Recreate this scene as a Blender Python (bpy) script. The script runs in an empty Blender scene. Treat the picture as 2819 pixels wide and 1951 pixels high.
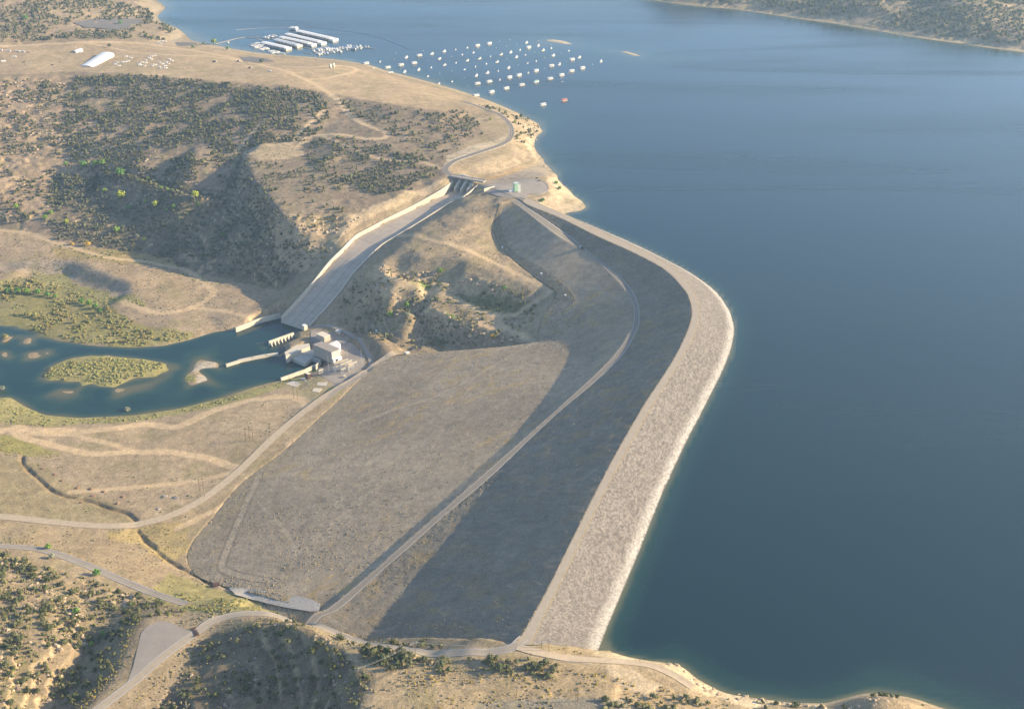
import bpy, math, random, time
import numpy as np
from mathutils import Vector
from mathutils.geometry import delaunay_2d_cdt
_t0 = time.time()
random.seed(7); RNG = np.random.default_rng(11)
# ------------------------------------------------------------------ camera, sky, sun, exposure
SC = bpy.context.scene
CAM_H, PITCH, LENS = 640.0, math.radians(27.0), 43.42
cam = bpy.data.cameras.new('camera'); cam.lens = LENS; cam.sensor_width = 36; cam.clip_start = 1; cam.clip_end = 60000
camo = bpy.data.objects.new('camera', cam); SC.collection.objects.link(camo)
camo.location = (0, 0, CAM_H); camo.rotation_euler = (math.pi/2 - PITCH, 0, 0)
SC.camera = camo
SUN_EL, SUN_AZ = math.radians(20.0), math.radians(87.0)      # azimuth measured clockwise from +Y
w = bpy.data.worlds.new('World'); SC.world = w; w.use_nodes = True
wn = w.node_tree.nodes; wl = w.node_tree.links
sky = wn.new('ShaderNodeTexSky'); sky.sky_type = 'NISHITA'; sky.sun_disc = False
sky.sun_elevation = SUN_EL; sky.sun_rotation = SUN_AZ; sky.altitude = 1800; sky.air_density = 1.0; sky.dust_density = 3.0; sky.ozone_density = 2.0
wl.new(sky.outputs[0], wn['Background'].inputs[0]); wn['Background'].inputs[1].default_value = 0.125
sun = bpy.data.lights.new('sun', 'SUN'); sun.energy = 5.0; sun.angle = math.radians(0.55); sun.color = (1.0, 0.81, 0.53)
suno = bpy.data.objects.new('sun', sun); SC.collection.objects.link(suno)
_sd = Vector((math.sin(SUN_AZ)*math.cos(SUN_EL), math.cos(SUN_AZ)*math.cos(SUN_EL), math.sin(SUN_EL)))
suno.rotation_euler = _sd.to_track_quat('Z', 'Y').to_euler(); suno.location = (900, 900, 900)
vs = SC.view_settings; vs.view_transform = 'Standard'; vs.look = 'None'; vs.exposure = 1.32; vs.gamma = 1
SC.cycles.max_bounces = 5; SC.cycles.volume_bounces = 0; SC.cycles.use_denoising = True
HAZE = 0.68e-4
# ------------------------------------------------------------------ survey helpers: photo ray -> real ground point
FU = 3400*2306/2819.0
CP, SP = math.cos(PITCH), math.sin(PITCH)
def P(u, v, z=0.0):
    a = (u-1153)/FU; b = -(v-798)/FU
    t = (z-CAM_H)/(-SP+b*CP)
    return np.array([a*t, (CP+b*SP)*t, z], float)
def Z(x0, y0, s, pts):          # points read in an enlarged crop -> survey coordinates
    return [((x0+p[0]/s)*0.81802, (y0+p[1]/s)*0.81802) + tuple(p[2:]) for p in pts]
def dens(pts, step):            # densify an (n,3) or (n,2) polyline
    pts = np.asarray(pts, float); out = [pts[0]]
    for a, b in zip(pts[:-1], pts[1:]):
        n = max(1, int(np.linalg.norm((b-a)[:2])/step))
        for i in range(1, n+1): out.append(a+(b-a)*i/n)
    return np.array(out)
def smooth(pts, n=8):           # Catmull-Rom through the points
    p = np.asarray(pts, float); p = np.vstack([2*p[0]-p[1], p, 2*p[-1]-p[-2]]); out = []
    t = np.linspace(0, 1, n, endpoint=False)[:, None]
    for i in range(1, len(p)-2):
        a, b, c, d = p[i-1], p[i], p[i+1], p[i+2]
        out.append(0.5*((2*b)+(-a+c)*t+(2*a-5*b+4*c-d)*t*t+(-a+3*b-3*c+d)*t**3))
    out.append(p[-2][None]); return np.vstack(out)
def inpoly(x, y, poly):
    x = np.asarray(x); y = np.asarray(y); poly = np.asarray(poly)[:, :2]
    m = np.zeros(x.shape, bool)
    bb = (x >= poly[:, 0].min()) & (x <= poly[:, 0].max()) & (y >= poly[:, 1].min()) & (y <= poly[:, 1].max())
    xs = x[bb]; ys = y[bb]; r = np.zeros(xs.shape, bool); n = len(poly)
    for i in range(n):
        x1, y1 = poly[i]; x2, y2 = poly[(i+1) % n]
        if y1 == y2: continue
        c = (y1 > ys) != (y2 > ys)
        r ^= c & (xs < (x2-x1)*(ys-y1)/(y2-y1)+x1)
    m[bb] = r; return m
def polydist(x, y, line, maxd):
    line = np.asarray(line)[:, :2]; d = np.full(x.shape, 1e9)
    for a, b in zip(line[:-1], line[1:]):
        bb = (x > min(a[0], b[0])-maxd) & (x < max(a[0], b[0])+maxd) & (y > min(a[1], b[1])-maxd) & (y < max(a[1], b[1])+maxd)
        if not bb.any(): continue
        xs = x[bb]-a[0]; ys = y[bb]-a[1]; v = b-a; L = max(v@v, 1e-9)
        t = np.clip((xs*v[0]+ys*v[1])/L, 0, 1)
        d[bb] = np.minimum(d[bb], np.hypot(xs-t*v[0], ys-t*v[1]))
    return d
def _hash(i, j, s):
    n = (i*374761393+j*668265263+s*1442695041) & 0xFFFFFFFF
    n = ((n ^ (n >> 13))*1274126177) & 0xFFFFFFFF
    return ((n ^ (n >> 16)) & 0xFFFF)/65535.0
def vnoise(x, y, s=0):
    x = np.asarray(x, float); y = np.asarray(y, float)
    xi = np.floor(x).astype(np.int64); yi = np.floor(y).astype(np.int64); fx = x-xi; fy = y-yi
    fx = fx*fx*(3-2*fx); fy = fy*fy*(3-2*fy)
    a = _hash(xi, yi, s); b = _hash(xi+1, yi, s); c = _hash(xi, yi+1, s); d = _hash(xi+1, yi+1, s)
    return (a+(b-a)*fx+(c-a)*fy+(a-b-c+d)*fx*fy)*2-1
def fbm(x, y, sc, o=4, s=0):
    r = 0; a = 1; t = 0
    for k in range(o):
        r = r+a*vnoise(x/sc*2**k+k*17.3, y/sc*2**k-k*9.1, s+k); t += a; a *= 0.5
    return r/t
# ------------------------------------------------------------------ the dam's lines (survey, elevation)
#      water      crest us     crest ds     road upper   road lower   break        toe          z4,z5,z7
DAM = [
 ((1352,1453),(1203,1440),(1168,1440),(724,1391),(703,1384),(701,1380),(600,1345),-43,-44,-64),
 ((1375,1395),(1226,1390),(1195,1395),(771,1367),(741,1367),(734,1364),(500,1318),-43,-44,-74),
 ((1400,1335),(1264,1313),(1238,1315),(856,1290),(835,1290),(822,1286),(440,1292),-42,-43,-82),
 ((1445,1228),(1313,1210),(1290,1210),(930,1225),(905,1228),(890,1222),(425,1240),-39.5,-40.5,-86),
 ((1490,1115),(1362,1110),(1340,1110),(1005,1158),(983,1160),(968,1153),(480,1165),-36.5,-37.5,-88),
 ((1543,1000),(1411,1018),(1390,1015),(1111,1069),(1086,1069),(1069,1061),(548,1085),-31,-32,-88),
 ((1592,905),(1470,915),(1450,912),(1245,941),(1226,946),(1205,940),(640,1015),-22.5,-23.5,-88),
 ((1635,817),(1533,811),(1513,815),(1388,817),(1366,817),(1338,814),(760,905),-11.5,-12.5,-87),
 ((1653,752),(1569,743),(1547,747),(1436,743),(1416,750),(1310,780),(885,802),-8.5,-9.5,-85),
 ((1648,715),(1576,698),(1558,707),(1441,711),(1426,715),(1315,745),(1040,803),-6.8,-8,-84),
 ((1637,690),(1567,670),(1554,679),(1438,684),(1424,690),(1315,715),(1195,778),-5.5,-6.5,-60),
 ((1610,655),(1549,639),(1542,654),(1424,654),(1413,663),(1300,690),(1220,715),-3.5,-4.5,None),
 ((1560,618),(1510,602),(1497,607),(1400,625),(1389,632),(1290,660),(1254,662),-0.5,-1.5,None),
 ((1500,585),(1436,560),(1425,568),(1340,577),(1325,573),(1250,620),(1220,635),3.5,3,None),
 ((1420,546),(1345,520),(1345,532),(1285,532),(1270,541),(1200,590),(1175,600),7.5,7,None),
 ((1320,503),(1271,482),(1260,490),(1249,507),(1239,520),(1150,560),(1128,558),11.5,11,None),
 ((1265,482),(1217,460),(1190,462),(1186,465),(1179,473),(1128,500),(1112,510),15.5,15,None),
 ((1200,450),(1179,443),(1172,447),(1165,450),(1150,452),(1132,455),(1126,458),16,16,None)]
CZ = 17.0
crest_ds = np.array([P(*r[2], CZ) for r in DAM])
def crest_dist(p): return float(polydist(np.array([p[0]]), np.array([p[1]]), crest_ds, 1e4)[0])
def on_slope(u, v, s, z0=CZ):   # where the photo ray meets the face falling from the crest at slope s
    best = None
    for i in range(0, 1200):
        z = z0-i*0.1; f = abs(z0-s*crest_dist(P(u, v, z))-z)
        if best is None or f < best[0]: best = (f, z)
    return best[1]
SB = 0.39
_brk = {0: (838, 1423), 1: (880, 1372), 2: (935, 1300), 3: (1000, 1226), 4: (1068, 1140), 5: (1138, 1066)}
lines = [[] for _ in range(9)]    # L0 under water, W, L2, L3, L3b, L4, L5, L6, L7
for k, r in enumerate(DAM):
    W, A, B, C4, C5, C6, C7, z4, z5, z7 = r
    w_, a_, b_ = P(*W, {17: 14.5, 16: 2.0}.get(k, 0)), P(*A, CZ), P(*B, CZ)
    c4, c5 = P(*C4, z4), P(*C5, z5)
    l0 = w_+(w_-a_)*{17: .02, 16: .15, 15: .4}.get(k, .7)
    if k in _brk: l3b = P(*_brk[k], on_slope(*_brk[k], SB))
    else: l3b = b_*0.4+c4*0.6
    if k <= 7: z6 = z5-{6: 8, 7: 15}.get(k, 4.5)
    else: z6 = on_slope(*C6, SB)
    if z7 is None: z7 = min(on_slope(*C7, SB), z6+4)
    if k == 17: z6, z7 = 15.8, 15.5
    for L, p in zip(lines, (l0, w_, a_, b_, l3b, c4, c5, P(*C6, z6), P(*C7, z7))): L.append(p)
lines = [np.array(L) for L in lines]
# one more station buried in the near abutment
_ext = (lines[3][0]-lines[3][3]); _ext = _ext/np.linalg.norm(_ext[:2]); _ext[2] = 0
lines = [np.vstack([L[0]+_ext*f, L]) for L, f in zip(lines, (6, 6, 6, 6, 16, 26, 26, 26, 26))]
NST = 640
def resample(L):
    s = smooth(L, 12); n0 = len(s)
    return np.array([np.interp(np.linspace(0, n0-1, NST), np.arange(n0), s[:, c]) for c in range(3)]).T
DL = [resample(L) for L in lines]
dam_poly = np.vstack([DL[0][::6], [L[-1] for L in DL[1:-1]], DL[-1][::-6], [L[0] for L in DL[-2:0:-1]]])
# ------------------------------------------------------------------ spillway stations: left wall, right wall, floor z, wall height
SPW = [((1022,405),(1077,415),-2,13),((1000,422),(1048,439),-4,12),((970,440),(1024,450),-8,9),((930,462),(982,475),-14,7),
 ((880,487),(941,501),-20,6),((830,513),(890,532),-27,6),((800,530),(860,550),-32,6),((770,560),(828,580),-39,6),((740,590),(797,612),-49,6),
 ((700,640),(765,655),-67,6),((660,685),(728,698),-85,6),((634,712),(697,731),-97,6)]
spL = smooth([P(*a, z+h) for a, b, z, h in SPW], 8); spR = smooth([P(*b, z+h) for a, b, z, h in SPW], 8)
spF = smooth([[z, h] for a, b, z, h in SPW], 8)
sp_poly = np.vstack([spL, spR[::-1]])
# ------------------------------------------------------------------ terrain survey points
CT = []
def L_(z, pts): CT.append([(p[0], p[1], p[2] if len(p) > 2 else z) for p in pts])
def S_(pts):
    for p in pts: CT.append([p])
SHORE_A = [(1262,480),(1275,478),(1305,476),(1325,466),(1315,455),(1290,440),(1268,415),(1255,398),(1240,378),(1225,362),(1207,345),(1198,328),(1205,308),(1222,295),(1212,282),(1180,262),(1130,240),(1080,220),(1035,205),(1000,195),(940,178),(870,160),(830,146),(760,136),(690,129),(620,125),(560,118),(500,108),(455,98),(400,102),(375,96),(405,86),(413,78),(400,68),(375,56),(350,48),(335,34),(350,28),(368,20),(350,8),(330,0),(300,-12),(220,-40),(0,-90),(-500,-180)]
SHORE_B = [(1400,-20),(1500,0),(1560,8),(1640,16),(1720,24),(1800,39),(1900,51),(2000,68),(2100,86),(2200,99),(2306,114),(2500,150),(2900,210)]
SHORE_C = [(1352,1455),(1375,1468),(1410,1478),(1460,1488),(1500,1491),(1535,1500),(1550,1518),(1570,1535),(1600,1552),(1640,1562),(1700,1570),(1760,1578),(1810,1584),(1860,1588),(1950,1564),(2040,1572),(2130,1598),(2250,1650),(2500,1720)]
for s in (SHORE_A, SHORE_B, SHORE_C): L_(0, s)
L_(0, [(1230,91),(1255,90),(1280,97),(1290,101),(1262,97),(1235,94)]); S_([(1258,93.5,0.9),(1272,96,0.8)])
L_(0, [(1397,116),(1420,120),(1442,127),(1418,124),(1400,118)]); S_([(1420,122,0.8)])
# lake bed
S_([(u, v, -22) for u, v in [(1700,560),(1500,420),(1900,1000),(2200,500),(1600,1250),(2000,1400),(1750,1500),(2300,300),(2300,900),(2300,1500),(1500,230),(1800,300),(2000,180),(1760,760),(1700,950),(1560,1400),(1650,90),(1500,60),(2600,400),(2600,1200),(1390,460),(1420,500)]])
S_([(u, v, -9) for u, v in [(600,60),(800,60),(1000,130),(1150,60),(1350,100),(1200,230),(1100,180),(900,150),(500,60),(430,50),(500,-30),(900,-30),(1290,330),(1330,400),(1350,150),(1250,60),(700,110),(1270,420)]])
# river
def ring_(b, k, z, pad=5):
    b = np.array(b, float); c = b.mean(0); q = []
    for p in b:
        d = p-c; n = np.linalg.norm(d); q.append(tuple(c+d/n*(n+pad*(1 if k < 1.3 else .8))))
    L_(z, q+[q[0]])
L_(-100, [(-200,700),(0,733),(60,743),(120,766),(200,779),(290,784),(370,780),(430,766),(490,746),(535,742)])
L_(-100, [(715,838),(640,853),(570,872),(500,896),(400,921),(300,935),(180,941),(100,934),(60,915),(20,890),(0,872),(-200,830)])
ISL = [(93,850),(110,826),(160,806),(210,800),(250,803),(320,808),(345,812),(400,822),(410,828),(395,832),(372,832),(385,842),(330,860),(250,876),(200,882),(140,873),(105,862)]
L_(-99.3, ISL+[ISL[0]]); ring_(ISL, 1.10, -103, 7); S_([(150,840,-97),(220,830,-96.5),(300,830,-97),(250,860,-97.5),(345,838,-98),(120,845,-97.5),(385,827,-98.3)])
BARS = [[(405,818),(450,815),(492,816),(487,826),(440,831),(408,828)],[(412,855),(425,842),(455,843),(472,855),(450,862),(420,864)],[(0,752),(25,757),(20,768),(0,770)],[(45,758),(70,760),(75,770),(50,768)],[(58,795),(82,792),(86,800),(62,803)],[(105,788),(115,786),(117,792),(107,793)],[(0,790),(15,792),(20,800),(0,802)],[(0,872),(12,876),(8,886),(0,884)],[(235,798),(248,799),(244,803),(234,802)]]
for b in BARS:
    L_(-99.2, b+[b[0]])
    if b is not BARS[0]: ring_(b, 1.5, -102.5, 9)
    c = np.mean(b, 0); S_([(c[0], c[1], -98.0)])
S_([(u, v, -103) for u, v in [(30,740),(60,830),(60,880),(200,912),(330,900),(450,880),(550,850),(470,838),(510,812),(640,830),(600,800),(560,770),(500,775),(400,793),(300,794),(200,790),(120,785),(20,830),(-150,780),(620,745),(650,725)]])
L_(-102.5, [(0,741),(60,751),(120,773),(200,786),(290,791),(370,787),(430,773),(490,754),(540,750)])
L_(-102.5, [(720,828),(640,845),(570,864),(500,888),(400,913),(300,927),(180,932),(100,925),(60,906),(20,880)])
L_(-97.5, [(0,720),(60,728),(120,750),(200,764),(290,768),(370,765),(430,750),(490,732)])
L_(-97, [(700,852),(640,866),(570,884),(500,908),(400,933),(300,947),(180,954),(100,950),(40,930),(0,905)])
# plain south of the river
S_([(0,965,-94),(100,965,-94),(250,965,-94),(450,935,-94),(600,905,-93),(680,885,-93),(-200,900,-95),(-200,1100,-90)])
S_([(100,1010,-93),(300,1035,-92),(500,1050,-90.5),(650,930,-91),(200,1100,-91),(350,1110,-90),(60,1080,-91),(690,910,-90)])
TOE = [(-200,1155,-88),(0,1163,-88),(120,1176,-88),(250,1185,-87.5),(360,1168,-87.5),(450,1128,-88),(540,1058,-88),(600,1000,-88),(650,955,-88),(730,893,-87),(800,850,-86),(860,810,-85),(890,797,-84.5)]
L_(0, TOE)
S_([(0,1200,-86),(120,1215,-84),(250,1230,-84),(350,1230,-86),(380,1200,-88)])
COUNTY = [(-150,1225,-80),(50,1233,-78),(120,1245,-76),(200,1275,-73),(270,1305,-71),(345,1336,-68),(420,1362,-62)]
L_(0, COUNTY)
L_(0, [(310,1190,-91),(340,1225,-89),(390,1260,-86),(440,1300,-82),(485,1320,-79),(510,1332,-76)])
L_(0, [(520,1330,-73),(600,1352,-71),(680,1372,-66),(700,1377,-60)])
S_([(400,1320,-74),(300,1260,-80),(460,1345,-66)])
# powerhouse yard and slopes round it
L_(-92, [(700,742),(745,748),(790,770),(825,800),(828,820),(800,845),(760,860),(720,852),(700,845)])
S_([(680,760,-92),(720,800,-92),(760,830,-92),(660,790,-93),(640,780,-95)])
L_(0, [(800,760,-80),(835,756,-74),(858,768,-75),(884,784,-79),(890,792,-83)])
S_([(812,792,-91),(846,815,-91),(835,838,-92),(790,860,-92),(745,880,-91.5)])
# knob hill between chute and dam
S_([(1100,448,12),(1060,455,11),(1080,470,9),(1010,480,3),(960,508,-5),(1050,500,2),(900,560,-14),(1000,540,-6),(950,575,-14),(1050,580,-13),(1100,600,-19),(1150,630,-24),(1200,650,-26),(860,590,-24),(1090,530,-8)])
L_(0, [(868,610,-25),(920,622,-26),(980,624,-28),(1035,632,-31),(1090,640,-30),(1140,655,-32)])
L_(0, [(858,628,-37),(920,636,-41),(960,642,-43),(1010,648,-45),(1060,662,-47),(1100,680,-48),(1140,690,-46)])
BENCH = [(850,625,-38),(890,634,-41),(935,645,-44),(1000,662,-47),(1050,685,-50),(1090,702,-53),(1120,712,-54),(1155,710,-51),(1180,698,-45),(1215,675,-37),(1245,655,-29)]
L_(0, BENCH)
L_(0, [(830,645,-42),(880,668,-46),(930,690,-50),(975,700,-53),(1030,728,-58),(1080,745,-61),(1150,765,-62)])
L_(0, [(815,672,-60),(860,700,-70),(910,722,-77),(960,745,-80),(1010,762,-80),(1060,778,-78),(1110,790,-76)])
S_([(900,780,-85),(960,800,-84.5),(1000,800,-84),(1100,795,-80),(1150,792,-72),(1180,786,-66),(1190,778,-63),(1120,730,-58)])
S_([(790,690,-72),(770,705,-80),(750,735,-87),(800,735,-84),(850,745,-80)])
# north: plateau, hillside, basin
L_(0, [(-300,190,34),(0,170,34),(150,160,34),(300,166,36),(480,182,38),(640,192,38),(720,206,37),(800,222,36),(860,231,36),(990,250,33),(1040,240,30),(1060,232,22)])
S_([(0,130,32),(0,108,30),(640,160,34),(800,180,28),(900,200,27),(500,150,28),(300,132,26),(150,115,24),(380,115,12),(450,112,6),(250,98,14),(60,98,20),(720,150,26),(980,222,26),(600,145,24)])
S_([(0,70,30),(100,60,28),(200,55,20),(300,62,14),(350,80,5),(0,25,45),(150,20,34),(260,20,18),(320,12,4),(0,-40,60),(-300,20,60),(380,80,3),(180,80,18)])
S_([(0,230,12),(0,300,-12),(0,400,-45),(0,460,-62),(150,240,8),(150,330,-22),(150,400,-45),(300,240,12),(300,320,-10),(300,370,-24),(450,250,14),(450,320,0),(430,370,-12),(600,250,25),(600,300,14),(700,260,25),(780,260,22),(900,270,26),(1000,290,24),(1050,270,24),(1090,250,20),(-300,400,-20)])
L_(0, [(548,346,3),(580,335,5),(640,322,7),(680,322,8)]); S_([(620,345,4),(690,350,4)])
S_([(740,330,13),(860,310,20),(900,350,16),(800,400,7),(850,440,2),(900,420,8),(960,400,14),(700,400,4),(650,430,1),(790,500,-14),(740,470,-5),(970,350,18),(1080,330,20)])
L_(0, [(548,350,2),(560,395,0),(590,430,-1),(620,470,-4),(655,505,-14),(700,530,-25),(728,545,-32),(742,566,-40)])
L_(0, [(535,365,-14),(530,420,-26),(555,470,-34),(600,520,-36),(660,560,-42),(700,590,-52)])
L_(0, [(130,385,-42),(220,378,-34),(300,392,-28),(360,415,-24),(420,432,-22),(480,440,-24)])
L_(0, [(130,400,-50),(220,398,-49),(300,412,-48),(370,435,-46),(430,455,-44),(490,468,-44)])
S_([(450,500,-54),(300,460,-56),(200,450,-60),(130,450,-62),(300,510,-68),(200,520,-73),(400,550,-74),(500,580,-75),(600,600,-70),(650,620,-72),(90,500,-70)])
L_(0, [(-200,500,-74),(0,512,-77),(130,545,-82),(300,572,-86),(400,600,-87),(500,628,-88),(600,645,-87),(640,650,-84)])
# cut above the chute
L_(0, [(995,402,17),(955,418,9),(900,445,2),(850,470,-5),(800,496,-13),(775,522,-20),(757,545,-29)])
# north road, point, approach channel, plaza
HWYN = [(1040,228,24),(1085,243,22),(1125,258,21),(1148,280,20),(1152,300,19.5),(1138,320,19),(1100,336,18.5),(1058,350,18),(1022,363,17.5),(1004,378,17),(1012,392,16.5),(1040,402,16),(1080,412,16),(1115,424,16),(1150,438,16.5),(1180,450,17)]
L_(0, HWYN)
S_([(1170,300,12),(1190,290,7),(1110,365,13),(1170,350,10),(1195,355,5),(1060,375,13),(1060,392,6)])
L_(0, [(1085,402,2.5),(1120,393,2),(1160,382,1.5),(1205,368,0.8)]); L_(0, [(1110,408,5),(1150,398,4),(1200,385,2),(1230,380,0.8)])
L_(15.5, [(1130,418),(1165,412),(1200,404),(1228,408),(1240,422),(1232,434),(1200,438),(1165,436)]); S_([(1195,420,15.5),(1150,430,15.8),(1215,420,15.5)]); L_(14.8, [(1200,450),(1190,452),(1225,445),(1243,432),(1246,420),(1236,404)])
S_([(1258,434,8),(1265,448,6),(1232,458,8),(1225,466,3),(1255,466,4),(1285,464,2.5),(1305,466,1.5),(1275,472,1.5),(1230,392,6)])
# north bank terrace
S_([(0,560,-83),(50,600,-85),(150,570,-84),(300,600,-86),(430,640,-88.5),(480,665,-90),(0,640,-94),(100,690,-97),(200,720,-97.5),(300,720,-96),(400,700,-92),(450,690,-92),(560,712,-91),(380,745,-96),(500,728,-95),(600,690,-88),(620,660,-88),(0,610,-88)])
L_(0, [(0,590,-85),(60,588,-84),(130,588,-84),(190,597,-81),(240,615,-80),(290,636,-80),(303,652,-83)])
L_(0, [(0,608,-94),(80,612,-94),(155,610,-94),(165,632,-94.5),(230,655,-95),(300,662,-93)])
# foreground: rocky ridge left, highway, hill, right slopes
S_([(0,1262,-68),(0,1330,-54),(0,1420,-44),(0,1500,-40),(0,1596,-36),(100,1300,-64),(100,1380,-50),(130,1450,-46),(200,1370,-62),(270,1350,-66),(90,1500,-48),(50,1560,-44),(0,1700,-30),(-200,1400,-30)])
L_(0, [(345,1352,-64),(290,1372,-62),(235,1410,-60),(205,1450,-59),(175,1510,-57),(140,1560,-55),(105,1600,-54),(60,1680,-52)])
HWY = [(100,1680,-38),(215,1600,-38),(300,1535,-37),(370,1475,-36),(440,1425,-35),(480,1396,-34),(540,1382,-32.5),(600,1382,-31),(650,1391,-29),(710,1408,-25),(775,1436,-18),(850,1458,-10),(930,1472,-3),(1010,1480,4),(1090,1472,12),(1150,1458,16.5),(1180,1436,17)]
L_(0, HWY)
L_(0, [(400,1405,-36),(345,1393,-38),(310,1405,-38),(295,1440,-38),(270,1510,-38),(200,1590,-38)])
L_(0, [(425,1375,-50),(350,1372,-56),(300,1385,-54)]); L_(0,[(460,1375,-44),(520,1362,-46),(600,1366,-47),(670,1380,-44),(700,1388,-44)])
L_(0, [(560,1402,-26),(610,1402,-18),(640,1399,-10),(665,1403,-6),(705,1420,-6),(760,1448,1),(800,1480,6),(832,1530,11),(815,1596,15),(800,1680,18)])
L_(0, [(470,1420,-35),(455,1450,-37),(420,1510,-39),(370,1580,-41),(330,1680,-43)]); S_([(620,1480,-22),(560,1540,-29),(700,1540,-12),(650,1596,-20)])
S_([(850,1448,0),(900,1460,5),(930,1458,5),(900,1500,10),(1000,1495,12),(1100,1492,16),(950,1550,14),(1100,1550,15),(900,1610,18),(1150,1610,15),(1250,1520,14),(1200,1560,15),(1350,1540,15),(1060,1462,13),(1000,1465,9)])
ROADR = [(1165,1455,17),(1200,1466,16),(1260,1478,14.5),(1330,1484,13),(1400,1488,11),(1460,1495,9.5),(1510,1515,8.5),(1560,1545,8)]
L_(0, ROADR)
S_([(1420,1540,12),(1450,1585,12),(1550,1590,9),(1650,1600,6),(1760,1610,5),(1230,1452,14),(1300,1468,8),(1350,1470,3),(1600,1570,3.5),(1540,1520,5),(1400,1700,20),(1700,1700,20)])
L_(0, [(1880,1592,10),(1930,1574,17),(1975,1566,23),(2020,1568,23),(2060,1582,16),(2110,1610,8)]); S_([(1980,1610,24),(1900,1650,20),(2100,1680,10)])
# east shore mesas
for _i, (dv, dd_) in enumerate([(-9, 18), (-26, 60), (-44, 85), (-64, 120), (-90, 220), (-130, 420)]):
    _l = []
    for (u, v) in dens(np.array(SHORE_B[1:]), 45):
        ys = P(u, v, 0)[1]; y = ys+dd_*(1+.45*math.sin(u*.021+_i)+.3*math.sin(u*.047+1+_i*2)); v2 = v+dv
        dep = PITCH+math.atan((v2-798)/FU); _l.append((u, v2, 640-y*math.tan(dep)))
    S_(_l)
for r in [(-900,900,-80),(-900,300,20),(-900,1500,-30),(-900,100,40)]: S_([r])
# ------------------------------------------------------------------ raster
GX0, GX1, GY0, GY1, GS = -2300.0, 2600.0, 380.0, 5200.0, 4.0
pts3 = []
for L in CT:
    q = np.array([P(*p) for p in L])
    if len(q) > 1: q = dens(q, 14)
    pts3.append(q)
S3 = np.vstack(pts3)
m = ~inpoly(S3[:, 0], S3[:, 1], dam_poly) & ~inpoly(S3[:, 0], S3[:, 1], sp_poly)
S3 = S3[m]
dl = np.vstack([L[::5] for L in DL])
def offs(line, d):
    t = np.gradient(line[:, :2], axis=0); n = np.stack([-t[:, 1], t[:, 0]], 1); n /= np.linalg.norm(n, axis=1)[:, None]+1e-9
    o = line.copy(); o[:, :2] += n*d; return o
sl = offs(spL, -4); sr = offs(spR, 4)
if np.linalg.norm(sl[20, :2]-spR[20, :2]) < np.linalg.norm(spL[20, :2]-spR[20, :2]): sl = offs(spL, 4); sr = offs(spR, -4)
sl[:, 2] -= 0.8; sr[:, 2] -= 0.8
corners = []
for x in np.linspace(GX0-50, GX1+50, 12):
    for y in (GY0-60, GY1+60):
        d = np.hypot(S3[:, 0]-x, S3[:, 1]-y); corners.append([x, y, S3[d.argmin(), 2]])
for y in np.linspace(GY0+200, GY1-200, 8):
    for x in (GX0-50, GX1+50):
        d = np.hypot(S3[:, 0]-x, S3[:, 1]-y); corners.append([x, y, S3[d.argmin(), 2]])
A3 = np.vstack([S3, dl, sl, sr, np.array(corners)])
vo, eo, fo, ov, oe, of = delaunay_2d_cdt([Vector((float(a), float(b))) for a, b in A3[:, :2]], [], [], 0, 0.01)
VZ = np.array([A3[o[0], 2] for o in ov]); VX = np.array([(p.x, p.y) for p in vo])
nx = int((GX1-GX0)/GS)+1; ny = int((GY1-GY0)/GS)+1
HG = np.full((ny, nx), np.nan)
for f in fo:
    a, b, c = VX[f[0]], VX[f[1]], VX[f[2]]
    x0 = max(0, int((min(a[0], b[0], c[0])-GX0)/GS)); x1 = min(nx-1, int((max(a[0], b[0], c[0])-GX0)/GS)+1)
    y0 = max(0, int((min(a[1], b[1], c[1])-GY0)/GS)); y1 = min(ny-1, int((max(a[1], b[1], c[1])-GY0)/GS)+1)
    if x1 < x0 or y1 < y0: continue
    d = (b[1]-c[1])*(a[0]-c[0])+(c[0]-b[0])*(a[1]-c[1])
    if abs(d) < 1e-9: continue
    X, Y = np.meshgrid(GX0+np.arange(x0, x1+1)*GS, GY0+np.arange(y0, y1+1)*GS)
    l0 = ((b[1]-c[1])*(X-c[0])+(c[0]-b[0])*(Y-c[1]))/d; l1 = ((c[1]-a[1])*(X-c[0])+(a[0]-c[0])*(Y-c[1]))/d; l2 = 1-l0-l1
    ins = (l0 > -1e-6) & (l1 > -1e-6) & (l2 > -1e-6)
    HG[y0:y1+1, x0:x1+1][ins] = (l0*VZ[f[0]]+l1*VZ[f[1]]+l2*VZ[f[2]])[ins]
HG[np.isnan(HG)] = 0
def blur(a, sg):
    r = int(sg*3)+1; k = np.exp(-np.arange(-r, r+1)**2/(2*sg*sg)); k /= k.sum()
    for ax in (0, 1):
        p = np.pad(a, [(r, r) if i == ax else (0, 0) for i in range(2)], mode='edge')
        a = sum(k[i]*(p[i:i+a.shape[0], :] if ax == 0 else p[:, i:i+a.shape[1]]) for i in range(2*r+1))
    return a
GXX, GYY = np.meshgrid(GX0+np.arange(nx)*GS, GY0+np.arange(ny)*GS)
far_ = np.clip((GYY-2500)/500, 0, 1)
in_dam = inpoly(GXX, GYY, dam_poly); in_sp = inpoly(GXX, GYY, sp_poly)
Hs = blur(HG, 1.15); Hs = Hs*(1-far_)+blur(HG, 9)*far_; keep = blur(in_dam.astype(float), 1.5)
HALL = np.where(in_dam, HG, Hs*(1-keep)+HG*keep)
HT = HALL-7*np.clip((keep-0.5)*2.4, 0, 1)
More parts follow.
